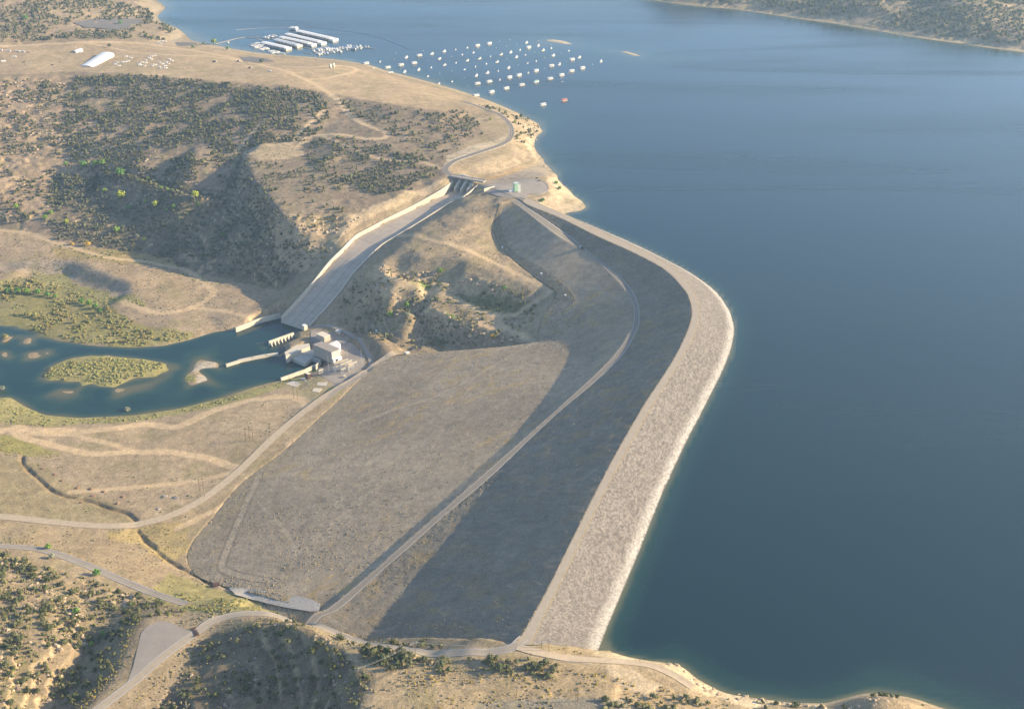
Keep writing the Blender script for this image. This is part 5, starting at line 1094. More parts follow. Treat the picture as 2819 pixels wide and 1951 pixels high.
p = T(440,1424); e = empty('cattle_guard', p, .5); tag(e, 'rusty cattle guard lying across the highway', 'cattle guard'); e.location.z += .3
m = MB(); [m.box(-1.8+k*.4, -1.65+k*.4, -5, 5, 0, .15) for k in range(10)]; m.build('bars', M['rust'], e); MB().box(-2, 2, -5.6, -5.1, 0, 1.2).box(-2, 2, 5.1, 5.6, 0, 1.2).build('wings', M['rust'], e)
p = T(487,1318); e = empty('culvert_headwall', p, .3); tag(e, 'dark timber culvert headwall at the head of the creek', 'culvert'); MB().box(-3,3,-2.2,2.2,-4,1.6).build('box', M['rust'], e); MB().box(-2,2,-2.3,-2.22,-3,1.0).build('dark_mouth_panel', M['dark'], e)  # dark panel on the solid box paints the unlit culvert mouth
p = T(895,782)
print('things', round(time.time()-_t0, 1))
# ------------------------------------------------------------------ plants and rocks
import bmesh
def ico(sub):
    bm = bmesh.new(); bmesh.ops.create_icosphere(bm, subdivisions=sub, radius=1.0)
    V = np.array([v.co[:] for v in bm.verts]); F = np.array([[v.index for v in f.verts] for f in bm.faces]); bm.free(); return V, F
I1, I2, I0 = ico(2), ico(3), ico(1)       # 42, 162, 12 verts
def rot(a): c, s = math.cos(a), math.sin(a); return np.array([[c, -s, 0], [s, c, 0], [0, 0, 1]])
def lump(rng, base, rough=0.3):
    V, F = base; return V*(1+rough*(rng.random(len(V))-.5))[:, None]*1.0, F
def crown_mesh(seed, n=7, base=I0, spread=.62, squash=.8, leaves=90, cr=(.30, .52)):
    rng = np.random.default_rng(seed); Vs, Fs = [], []; k = 0
    for i in range(n):
        v, f = lump(rng, base, .5); d = rng.normal(size=3); d /= np.linalg.norm(d); d = d*spread*rng.random()**.4; d[2] = abs(d[2])*squash*1.1
        r = cr[0]+(cr[1]-cr[0])*rng.random(); v = v*r*[.8+.5*rng.random(), .8+.5*rng.random(), .7+.5*rng.random()]+d+[0, 0, .35]; Vs.append(v); Fs.append(f+k); k += len(v)
    for i in range(leaves):               # loose leaf sprays break up the outline
        d = rng.normal(size=3); d /= np.linalg.norm(d); d[2] = abs(d[2])*.9; c = d*(.72+.32*rng.random())+[0, 0, .3]; s = .10+.10*rng.random()
        t = rng.normal(size=(3, 3))*s; Vs.append(c+t); Fs.append(np.array([[0, 1, 2]])+k); k += 3
    return np.vstack(Vs), np.vstack(Fs)
def rock_mesh(seed, base=I1):
    rng = np.random.default_rng(seed); V, F = base; V = V.copy()
    for i in range(13):                   # plane cuts give angular faces
        n = rng.normal(size=3); n /= np.linalg.norm(n); d = .5+.32*rng.random(); p = V@n; V -= np.maximum(p-d, 0)[:, None]*n
    V *= [1, .75+.3*rng.random(), .6+.2*rng.random()]; return V*(1+.05*rng.normal(size=len(V)))[:, None], F
M['leaf'] = ground_mat('foliage', True, grains=((1.2, .35, .3), (.3, .2, .3)), bumpd=.4)
M['rock'] = ground_mat('sandstone', True, grains=((.5, .22, .3), (2.0, .2, .2)), bumpd=.5)
M['bark'] = mat('bark', (.10,.07,.05), .95, .2, 1)
ROADD = [(L, wd/2+2.5) for L, wd in ROADS]+[(v, 2.6) for k, v in TRK]
sp_pad = np.vstack([offs(spL, 2.5 if np.linalg.norm(offs(spL, 2.5)[20,:2]-spR[20,:2]) > np.linalg.norm(spL[20,:2]-spR[20,:2]) else -2.5), offs(spR, -2.5 if np.linalg.norm(offs(spR, -2.5)[20,:2]-spL[20,:2]) > np.linalg.norm(spR[20,:2]-spL[20,:2]) else 2.5)[::-1]])
NOGO = [[(700,738),(790,752),(832,800),(825,845),(770,885),(690,905),(640,870),(700,820)], [(1092,410),(1195,398),(1240,420),(1200,445),(1095,440)], [(345,1396),(420,1412),(440,1430),(300,1560),(285,1540),(305,1460),(318,1425)], [(165,50),(335,42),(300,62),(240,74),(165,62)], [(340,95),(400,90),(480,108),(620,128),(640,140),(540,142),(430,118)]]
NOGO = [Wp(q) for q in NOGO]
def clear(x, y, pad=0.0, water=True):
    ok = ~inpoly(x, y, dam_poly) & ~inpoly(x, y, sp_pad)
    for q in NOGO: ok &= ~inpoly(x, y, q)
    for L, d in ROADD: ok &= polydist(x, y, L, 14) > d+pad
    if water:
        h = samp(HT, x, y); lk = inpoly(x, y, np.array(LAKE_POLY)); ok &= ~(lk & (h < .9)) & (h > -99.4)
    return ok
def field(poly, sp_, keep, clump=28.0, seed=0, bias=0.0, pad=0.5, water=True):
    W_ = Wp(poly); x0, y0 = W_[:, :2].min(0); x1, y1 = W_[:, :2].max(0)
    gx, gy = np.meshgrid(np.arange(x0, x1, sp_), np.arange(y0, y1, sp_)); gx = gx.ravel()+(RNG.random(gx.size)-.5)*sp_*1.1; gy = gy.ravel()+(RNG.random(gy.size)-.5)*sp_*1.1
    m = inpoly(gx, gy, W_); gx, gy = gx[m], gy[m]
    n = fbm(gx, gy, clump, 3, 100+seed); th = np.quantile(n, 1-keep) if len(n) else 0
    m = (n+0.25*(RNG.random(len(gx))-.5) > th); gx, gy = gx[m], gy[m]
    if len(gx) == 0: return gx, gy
    m = clear(gx, gy, pad, water); return gx[m], gy[m]
def height(x, y): return samp(HT, x, y)
ITEMS = {}
def add(kind, x, y, r, col, zone, lab, sz=1.0):
    for i in range(len(x)): ITEMS.setdefault(kind, []).append((float(x[i]), float(y[i]), float(r[i]), tuple(col[i]), zone))
ZL = {}
def sc(kind, zone, poly, sp_, keep, r0, r1, c0, c1, clump=28, water=True, pad=.5):
    x, y = field(poly, sp_, keep, clump, len(ZL), 0, pad, water); ZL[zone] = 1; n = len(x)
    r = (r0+(r1-r0)*RNG.random(n)**1.7)*np.where(RNG.random(n) < .18, .62, 1); t = RNG.random((n, 1)); col = np.array(c0)*(1-t)+np.array(c1)*t; col = col*(.85+.3*RNG.random((n, 1)))
    add(kind, x, y, r, col, zone, None)
JG, JG2 = (.058,.068,.034), (.125,.125,.055)
SG, SG2 = (.15,.145,.10), (.20,.185,.12)
YB, YB2 = (.36,.27,.05), (.26,.23,.075)
WG, WG2 = (.19,.20,.07), (.29,.26,.10)
RK, RK2 = (.43,.32,.21), (.34,.26,.175)
J = lambda *a, **k: sc('juniper_tree', *a, **k)
J('on the dense hillside below the mesa', [(170,172),(300,170),(480,186),(640,196),(720,212),(745,262),(700,318),(640,322),(540,346),(500,400),(350,420),(200,388),(130,330)], 6.4, .80, 2.3, 4.4, JG, JG2)
J('among boulders on the rocky left hillside', [(-30,185),(170,172),(130,330),(300,395),(120,470),(60,505),(-30,505)], 8, .62, 2.2, 4.2, JG, JG2)
J('on the slope under the mesa rim', [(735,220),(800,228),(860,238),(1000,257),(1050,245),(1085,290),(1000,345),(900,320),(870,296),(790,256)], 8, .58, 2.2, 4.2, JG, JG2, clump=20)
J('on the slope between the hill tracks', [(700,318),(800,308),(860,325),(980,368),(985,385),(900,432),(840,446),(760,432),(700,400),(690,350)], 7, .68, 2.2, 4.2, JG, JG2)
J('thinly spread above the road hairpin', [(870,310),(1000,345),(1060,290),(1095,300),(1000,360),(980,400),(900,440)], 12, .62, 2.2, 4.0, JG, JG2, clump=15)
J('on the bare nose of the hill', [(545,362),(690,378),(760,450),(800,480),(700,500),(600,470)], 10, .55, 2.1, 4.0, JG, JG2)
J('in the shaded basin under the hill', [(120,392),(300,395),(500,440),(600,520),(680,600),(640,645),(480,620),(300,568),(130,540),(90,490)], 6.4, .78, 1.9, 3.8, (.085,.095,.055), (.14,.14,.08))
J('on the sandstone cliff above the chute', [(600,520),(700,490),(850,465),(800,500),(745,570),(690,610)], 9, .45, 1.8, 3.6, JG, JG2)
J('on the far hills behind the mesa', [(-40,-30),(230,0),(330,22),(400,68),(370,92),(200,88),(-40,100)], 10, .72, 2.8, 5.2, JG, JG2, clump=50)
J('on the rocky point by the north road', [(1050,237),(1110,240),(1180,264),(1218,290),(1200,318),(1165,330),(1160,300),(1120,250)], 8, .55, 1.8, 3.6, JG, JG2)
J('in the folds of the knob beside the chute', [(820,602),(1000,622),(1150,650),(1225,665),(1180,760),(900,788),(780,742),(760,690)], 6.6, .62, 1.5, 3.4, (.085,.095,.045), (.17,.16,.07))
J('on the far shore mesa', [(1500,-30),(2306,-50),(2306,104),(2100,80),(1900,44),(1800,30),(1700,14),(1600,0)], 11, .8, 3.4, 6.5, JG, JG2, clump=60)
J('on the rocky ridge at the lower left', [(-20,1240),(60,1258),(240,1318),(340,1348),(250,1400),(190,1450),(110,1610),(-20,1620)], 6.2, .66, 1.7, 4.0, (.075,.09,.04), (.19,.18,.075), clump=14)
J('down in the dark gully by the pull-out', [(345,1350),(425,1376),(320,1394),(290,1430),(262,1500),(180,1590),(100,1610),(200,1440)], 6.3, .66, 1.9, 3.8, (.07,.085,.035), (.13,.13,.06), clump=14)
J('on the shaded foreground hill', [(470,1425),(560,1404),(640,1400),(705,1420),(760,1448),(832,1530),(815,1610),(350,1620),(430,1500)], 7, .55, 1.5, 3.4, (.075,.09,.04), (.14,.14,.07), clump=14)
J('along the crest of the foreground slope', [(760,1436),(850,1448),(930,1450),(1150,1470),(1270,1500),(1130,1508),(1000,1500),(900,1500),(840,1500)], 6.5, .55, 1.9, 4.6, (.085,.10,.045), (.16,.16,.075), clump=14)
J('in the thick band of trees below the highway crest', [(800,1450),(850,1466),(1000,1490),(1160,1477),(1290,1505),(1250,1528),(1100,1524),(950,1516),(850,1505),(810,1480)], 6.0, .62, 1.8, 4.4, (.085,.095,.04), (.17,.165,.07), clump=16)
J('on the little bluff at the bottom edge of the lake', [(1870,1592),(1945,1570),(2030,1568),(2110,1600)], 6, .5, 1.6, 3.6, (.085,.10,.045), (.16,.15,.075), clump=10)
J('near the shore at the bottom of the view', [(1360,1572),(1450,1556),(1560,1572),(1640,1578),(1900,1590),(1900,1600),(1360,1605)], 5.5, .5, 1.6, 3.4, (.085,.10,.045), (.16,.15,.075), clump=14)
J('on the dark west side of the bare nose', [(500,398),(545,352),(560,397),(620,472),(655,507),(733,555),(740,570),(680,602),(600,522),(500,440)], 6.6, .75, 1.9, 3.8, (.085,.095,.055), (.14,.14,.08))
J('over the crown of the knob', [(870,560),(1000,500),(1090,560),(1200,650),(1100,632),(1000,622),(868,606)], 16, .3, .8, 1.8, JG, JG2)
Jx = lambda *a, **k: sc('juniper_tree', *a, **k)
B = lambda *a, **k: sc('boulder', *a, **k)
B('on the rocky left hillside', [(-20,182),(140,172),(180,250),(340,270),(380,300),(340,390),(220,372),(130,430),(60,500),(-20,505)], 8, .5, 1.0, 4.2, RK, RK2, clump=25)
B('below the mesa rim', [(120,172),(480,190),(560,200),(540,222),(300,205),(120,210)], 9, .35, .8, 3, RK, RK2, clump=15)
B('in the rubble of the shaded basin', [(60,470),(300,500),(500,560),(640,600),(640,645),(480,622),(300,568),(130,540)], 9, .5, .8, 2.6, (.30,.25,.19), (.38,.31,.23))
B('on the cliff left of the chute', [(640,520),(700,492),(790,482),(860,466),(800,503),(770,535),(745,570),(690,610),(650,560)], 6, .6, 1.0, 4, RK, RK2)
B('on the ledges of the knob', [(820,604),(880,604),(1030,628),(1130,640),(1150,665),(1090,700),(1000,660),(930,648),(850,636)], 6.5, .55, 1.0, 4.5, RK, RK2)
B('on the lower ledges of the knob', [(835,648),(900,655),(1000,700),(1060,735),(1160,765),(1100,775),(1000,755),(900,710),(830,680)], 7.5, .5, 1.0, 4.5, RK, RK2)
B('on the rocky ridge at the lower left', [(-20,1242),(60,1258),(240,1320),(320,1345),(200,1380),(190,1440),(110,1600),(-20,1620)], 6.4, .5, 1.0, 4.2, (.43,.325,.215), (.36,.27,.175), clump=18)
B('on the shaded foreground hill', [(480,1425),(640,1402),(760,1450),(832,1530),(800,1610),(360,1610)], 6, .4, .7, 2.4, (.30,.24,.18), (.38,.30,.22), clump=14)
B('on the crest of the foreground slope', [(640,1398),(705,1418),(850,1450),(960,1460),(1100,1480),(1000,1510),(850,1500),(740,1440)], 7, .4, .7, 2.2, RK, RK2, clump=12)
B('along the stony lake point', [(1165,262),(1222,288),(1212,315),(1200,332),(1210,350),(1248,388),(1262,400),(1225,380),(1190,345)], 5, .55, 1.0, 3.6, (.46,.38,.28), (.38,.31,.23), water=False)
B('along the near lake shore', [(1500,1488),(1540,1498),(1556,1522),(1600,1550),(1700,1570),(1860,1588),(1855,1596),(1700,1582),(1590,1560),(1540,1530),(1500,1496)], 3.6, .85, 1.4, 4.4, (.60,.52,.40), (.50,.42,.31), clump=12, water=False)
B('on the little bluff', [(1870,1598),(1895,1584),(1925,1574),(1975,1567),(2025,1574),(2060,1589),(2085,1604),(1870,1604)], 4, .6, 1.0, 3.4, RK, RK2, clump=10)
B('at the foot of the knob toe', [(1255,662),(1240,692),(1215,735),(1200,760),(1195,735),(1225,690),(1240,668)], 3.5, .8, .5, 1.1, (.42,.38,.33), (.34,.31,.27))
def ledge(zone, line, r0, r1, gap, wid, c0=(.47,.36,.24), c1=(.37,.28,.19), rows=2):
    L = dens(W2(line), gap)
    for rw in range(rows):
        n = len(L); x = L[:, 0]+RNG.normal(size=n)*wid; y = L[:, 1]+RNG.normal(size=n)*wid; m = (RNG.random(n) < .85) & ~inpoly(x, y, sp_pad) & ~inpoly(x, y, dam_poly); x, y = x[m], y[m]; n = len(x)
        t = RNG.random((n, 1)); add('boulder', x, y, r0+(r1-r0)*RNG.random(n)**1.4, np.array(c0)*(1-t)+np.array(c1)*t, zone, None)
ledge('in the pale ledge across the knob', [(850,602),(868,610),(920,621),(980,623),(1035,631),(1080,642),(1130,652)], 1.8, 4.8, 5, 2.5)
ledge('in the second ledge down the knob', [(812,628),(835,645),(880,664),(930,687),(975,699),(1000,705)], 1.8, 4.6, 5, 2.5)
ledge('in the lowest ledge of the knob', [(1000,722),(1035,734),(1080,748),(1150,766),(1185,772)], 1.6, 4.2, 5, 2.5)
ledge('in the rim of the shaded basin', [(200,372),(262,374),(300,386),(345,394),(390,404),(440,420)], 1.8, 4.8, 6, 3)
ledge('in the cliff top beside the chute', [(600,505),(650,512),(700,516),(745,520),(785,508)], 1.8, 4.8, 5, 3.5, rows=3)
ledge('in the middle of the chute cliff', [(610,545),(660,552),(710,560),(735,568)], 1.8, 4.4, 5, 3.5, rows=3)
ledge('in the foot of the chute cliff', [(560,585),(620,600),(670,610),(700,604)], 1.6, 4.0, 6, 4)
ledge('in the upper rocks of the left hillside', [(0,215),(60,225),(130,212),(190,220),(250,235)], 2, 5, 7, 6, rows=3)
ledge('in the middle rocks of the left hillside', [(20,300),(90,290),(150,320),(210,345),(300,300),(340,285)], 2, 5.5, 7, 6, rows=3)
ledge('in the ledge above the left gully', [(100,1330),(135,1350),(160,1385),(185,1425),(190,1460)], 1.4, 3.8, 3.5, 2.5, (.52,.40,.27), (.42,.32,.21), rows=3)
ledge('in the broken rock at the ridge top on the lower left', [(0,1268),(40,1275),(80,1290),(130,1312),(180,1330),(230,1345)], 1.2, 3.2, 4, 3, (.48,.36,.24), (.38,.29,.19), rows=2)
ledge('on the sharp peak of the foreground hill', [(600,1412),(635,1403),(660,1406),(700,1423),(745,1446)], 1.0, 2.6, 3, 2, rows=3)
Yb = lambda *a, **k: sc('rabbitbrush', *a, **k)
Yb('on the dry slope at the bottom right', [(900,1500),(1100,1505),(1300,1505),(1480,1540),(1600,1570),(1850,1592),(1850,1610),(900,1610)], 3.7, .5, .7, 1.6, YB, (.24,.20,.09), clump=14)
Yb('along the verge of the pull-out', [(345,1384),(318,1400),(292,1440),(262,1520),(190,1600),(165,1600),(238,1520),(272,1440),(298,1395),(330,1376)], 2.8, .75, .7, 1.5, YB, YB2, clump=12)
Yb('beside the lower dam road', [(745,1388),(800,1372),(850,1330),(900,1320),(930,1330),(860,1395),(830,1420),(780,1400)], 3.6, .6, .6, 1.4, YB, YB2, clump=12)
Yb('beside the near end of the crest road', [(1205,1445),(1260,1450),(1350,1475),(1460,1490),(1440,1494),(1330,1482),(1215,1462)], 3.6, .55, .6, 1.4, YB, YB2, clump=12)
Yb('in the dry field by the river track', [(-20,990),(30,990),(110,1015),(140,1030),(60,1032),(-20,1018)], 4, .6, .7, 1.5, (.30,.24,.06), YB2, clump=14)
Yb('along the county road verge', [(-20,1200),(100,1222),(240,1262),(340,1318),(420,1350),(470,1335),(420,1372),(300,1320),(120,1258),(-20,1236)], 4.2, .5, .7, 1.5, (.30,.26,.09), YB2, clump=14)
Yb('on the right verge of the highway', [(440,1440),(400,1475),(330,1540),(260,1600),(300,1600),(400,1510),(460,1455)], 3.5, .55, .6, 1.3, YB, YB2, clump=12)
Wl = lambda *a, **k: sc('willow_shrub', *a, **k)
Wl('on the river island', [(97,850),(112,828),(160,808),(250,806),(320,811),(345,815),(400,824),(405,832),(385,845),(330,862),(250,873),(200,879),(140,870)], 3.9, .85, 1.3, 2.8, WG, WG2, clump=20)
Wl('on the north river bank', [(-20,640),(60,628),(150,645),(230,690),(330,735),(430,752),(490,742),(430,765),(290,781),(200,776),(120,763),(-20,730)], 4.6, .6, 1.2, 3.4, WG, (.28,.22,.09), clump=28)
Wl('on the old river bench', [(110,590),(160,606),(170,640),(240,665),(310,672),(330,690),(200,680),(100,650),(0,640),(60,615)], 5.5, .5, 1.0, 2.4, WG, (.28,.23,.09), clump=20)
Wl('on the south river bank', [(-20,868),(0,876),(60,918),(100,938),(300,938),(500,898),(710,840),(728,848),(640,868),(500,912),(300,950),(100,960),(-20,950)], 4.6, .62, .9, 2.2, WG, WG2, clump=18)
Wl('in the creek side thicket', [(400,1335),(500,1330),(600,1362),(690,1388),(600,1385),(500,1378),(440,1378),(350,1352)], 4.4, .6, .9, 2.2, WG, (.27,.25,.09), clump=18)
Wl('on the terrace under the basin', [(120,545),(250,562),(400,598),(480,630),(470,640),(330,606),(200,585),(110,562)], 5, .5, .9, 2.4, (.24,.20,.08), WG, clump=18)
Wl('on the small gravel bars', [(412,855),(425,842),(455,843),(465,855),(440,860)], 4, .7, .8, 1.6, WG, WG2)
Wl('in the green gullies of the knob', [(900,618),(1010,640),(1130,665),(1230,668),(1185,755),(1100,745),(1000,690),(900,640)], 5.6, .6, 1.0, 2.6, (.15,.17,.06), (.24,.21,.08), clump=16)
Wl('in the green gullies low on the knob', [(860,690),(960,700),(1060,740),(1170,770),(1000,790),(900,780),(800,730)], 5.6, .6, 1.0, 2.6, (.13,.15,.055), (.22,.19,.08), clump=16)
B('over the terraced west face of the nose', [(500,420),(550,380),(620,475),(700,532),(735,560),(700,600),(640,640),(560,560)], 7.5, .5, .9, 3.2, (.34,.28,.20), (.42,.33,.23), clump=16)
Wl('over the lower left ridge', [(-20,1245),(60,1258),(240,1320),(340,1348),(250,1395),(190,1450),(110,1610),(-20,1620)], 4.6, .5, .8, 2.0, (.19,.19,.08), (.27,.24,.11), clump=12)
Wl('over the shaded foreground hill', [(470,1425),(640,1400),(705,1420),(760,1448),(832,1530),(815,1610),(350,1620)], 5.2, .5, .8, 1.9, (.16,.16,.08), (.24,.20,.12), clump=12)
Wl('below the highway bend', [(440,1380),(520,1366),(600,1368),(690,1386),(640,1384),(540,1378),(450,1395),(425,1400),(350,1385)], 4, .6, .8, 2.0, (.19,.19,.08), (.29,.26,.10), clump=12)
Sg = lambda *a, **k: sc('sagebrush', *a, **k)
Sg('on the north terrace', [(-20,515),(130,548),(300,575),(480,630),(640,652),(620,700),(535,738),(400,760),(250,690),(100,640),(-20,640)], 4.6, .6, .5, 1.3, SG, SG2, clump=16)
Sg('over the fields and apron', [(-20,1170),(250,1188),(430,1150),(430,1240),(490,1320),(340,1330),(200,1260),(-20,1225)], 5, .55, .5, 1.2, SG, (.27,.22,.09), clump=16)
Sg('over the knob', [(1130,455),(1110,490),(1115,550),(1175,600),(1245,655),(1100,630),(900,600),(870,570),(1000,490)], 5.5, .42, .5, 1.2, (.17,.15,.11), SG2, clump=16)
Sg('over the hillside', [(120,175),(480,190),(860,240),(1085,300),(985,385),(900,440),(800,480),(700,500),(500,430),(120,400)], 6.5, .6, .6, 1.5, (.16,.145,.10), SG2, clump=16)
Sg('over the foreground', [(-20,1250),(340,1345),(640,1398),(930,1452),(1250,1500),(1250,1610),(-20,1610)], 3.6, .6, .5, 1.4, (.17,.15,.10), (.24,.20,.12), clump=10)
Sg('across the fields', [(0,1040),(300,1060),(520,1060),(400,1150),(250,1180),(60,1160)], 7, .22, .5, 1.3, (.13,.16,.07), (.20,.19,.09), clump=16)
Sg('on the yard field', [(520,920),(620,905),(700,905),(640,960),(560,1000),(500,960)], 5, .3, .5, 1.2, (.11,.16,.06), (.20,.19,.09), clump=14)
VAR = {'juniper_tree': [crown_mesh(s, 6, I0, .55, .9, 70) for s in range(6)], 'willow_shrub': [crown_mesh(s+20, 6, I0, .6, .6, 40) for s in range(4)],
       'rabbitbrush': [crown_mesh(s+30, 3, I0, .5, .5, 16) for s in range(4)], 'sagebrush': [crown_mesh(s+40, 2, I0, .5, .5, 8) for s in range(4)], 'boulder': [rock_mesh(s, I1) for s in range(7)]}
FARV = {'juniper_tree': [crown_mesh(s+60, 4, I0, .7, .9, 14, (.3, .62)) for s in range(6)], 'willow_shrub': [crown_mesh(s+70, 3, I0, .5, .6, 8, (.45, .7)) for s in range(4)],
        'rabbitbrush': [crown_mesh(s+80, 2, I0, .4, .5, 4, (.5, .7)) for s in range(3)], 'sagebrush': [crown_mesh(s+90, 1, I0, .2, .5, 4, (.7, .9)) for s in range(3)], 'boulder': [rock_mesh(s+9, I0) for s in range(4)]+[rock_mesh(s+9, I1) for s in range(3)]}
CATN = {'juniper_tree': ('juniper', 'dark green juniper'), 'willow_shrub': ('willow', 'grey green willow'), 'rabbitbrush': ('rabbitbrush', 'yellow rabbitbrush'), 'boulder': ('boulder', 'tan sandstone boulder'), 'sagebrush': ('sagebrush', 'low sagebrush')}
NIND = {'juniper_tree': 300, 'boulder': 300, 'willow_shrub': 200, 'rabbitbrush': 200, 'sagebrush': 0}
def inframe(x, y, z, m=0.0):
    d = y*CP+(CAM_H-z)*SP; v = 798-FU*((-(CAM_H-z)*CP+y*SP)/d); u = 1153+FU*x/d
    return -m <= u <= 2306+m and -m <= v <= 1596+m, d, u, v
def merged(kind, items, name, label):
    Vs, Fs, Cs, k = [], [], [], 0; vv = FARV[kind]
    for (x, y, r, c, zn) in items:
        V, F = vv[int(RNG.random()*len(vv))]; a = RNG.random()*6.283; s = r*(.9+.2*RNG.random())
        v = (V@rot(a).T)*[s, s, s*(.9+.3*RNG.random() if kind == 'juniper_tree' else .8)]; z = float(height(x, y))
        v = v+[x, y, z-(.12*r if kind != 'boulder' else .28*r)+(0 if kind != 'juniper_tree' else .15*r)]
        Vs.append(v); Fs.append(F+k); k += len(V); Cs.append(np.tile(c, (len(V), 1))*(.92+.16*RNG.random((len(V), 1))))
    o = mesh_np(name, np.vstack(Vs), np.vstack(Fs), M['rock' if kind == 'boulder' else 'leaf'], None, np.vstack(Cs)); tag(o, label, kind='stuff'); return o
def hexmat(base, col, nm):
    m = ground_mat(nm, False, col, ((1.2, .35, .3), (.3, .2, .3)), .4); return m
tot = 0
for kind, items in ITEMS.items():
    sc_ = []
    for i, it in enumerate(items):
        z = float(height(it[0], it[1])); ok, d, u, v = inframe(it[0], it[1], z); sc_.append(it[2]/d if ok else -1)
    order = np.argsort(-np.array(sc_)); ni = min(NIND[kind], int((np.array(sc_) > 0).sum())); ind = set(order[:ni].tolist())
    rest = [items[i] for i in range(len(items)) if i not in ind]; print(kind, len(items), ni)
    protos = []
    if ni:
        cols = np.array([items[i][3] for i in ind]); ks = np.quantile(cols.sum(1), [.15, .5, .85])
        for vi, (V, F) in enumerate(VAR[kind]):
            q = cols[np.abs(cols.sum(1)-ks[vi % 3]).argmin()]; mt = hexmat(0, tuple(q), f'{kind} tone {vi % 3}') if vi < 3 else protos[vi-3][2]
            if kind == 'boulder' and vi < 3: mt = ground_mat(f'sandstone tone {vi}', False, tuple(q), ((.5, .22, .3), (2.0, .2, .2)), .5)
            e = None; me = bpy.data.meshes.new(kind); me.from_pydata([tuple(map(float, p)) for p in V], [], [tuple(map(int, f)) for f in F]); me.materials.append(mt)
            tm = None
            if kind == 'juniper_tree':
                tb = MB().tube((0, 0, -.6), (.03, 0, .45), .10, 6, .06).tube((0, 0, .2), (.3, .1, .6), .05, 4, .03).tube((0, 0, .25), (-.25, .2, .6), .05, 4, .03); tm = bpy.data.meshes.new('trunk'); tm.from_pydata(tb.v, [], tb.f); tm.materials.append(M['bark'])
            protos.append((me, tm, mt))
        for i in ind:
            x, y, r, c, zn = items[i]; z = float(height(x, y)); me, tm, mt = protos[int(RNG.random()*len(protos))]
            cat, nm = CATN[kind]; size = 'large ' if r > (2.8 if kind in ('juniper_tree', 'boulder') else 1.6) else ('small ' if r < (1.9 if kind in ('juniper_tree', 'boulder') else 1.0) else '')
            if kind == 'juniper_tree':
                o = bpy.data.objects.new(kind, None); COL.objects.link(o)
                for nm2, mm in (('crown', me), ('trunk', tm)): c_ = bpy.data.objects.new(nm2, mm); COL.objects.link(c_); c_.parent = o
            else: o = bpy.data.objects.new(kind, me); COL.objects.link(o)
            o.location = (x, y, z-((.3*r if kind == 'boulder' else .1*r) if kind != 'juniper_tree' else -.12*r)); o.rotation_euler = (0, 0, RNG.random()*6.28); s = r; o.scale = (s, s, s*(.85+.35*RNG.random()))
            tag(o, f'{size}{nm} {zn}', cat, f'{size}{nm}s {zn}')
    if rest: merged(kind, rest, {'juniper_tree': 'juniper_woodland', 'willow_shrub': 'willow_thicket', 'rabbitbrush': 'rabbitbrush_scrub', 'sagebrush': 'sagebrush_scrub', 'boulder': 'scattered_rocks'}[kind], 'many more '+CATN[kind][1]+'s scattered over the slopes')
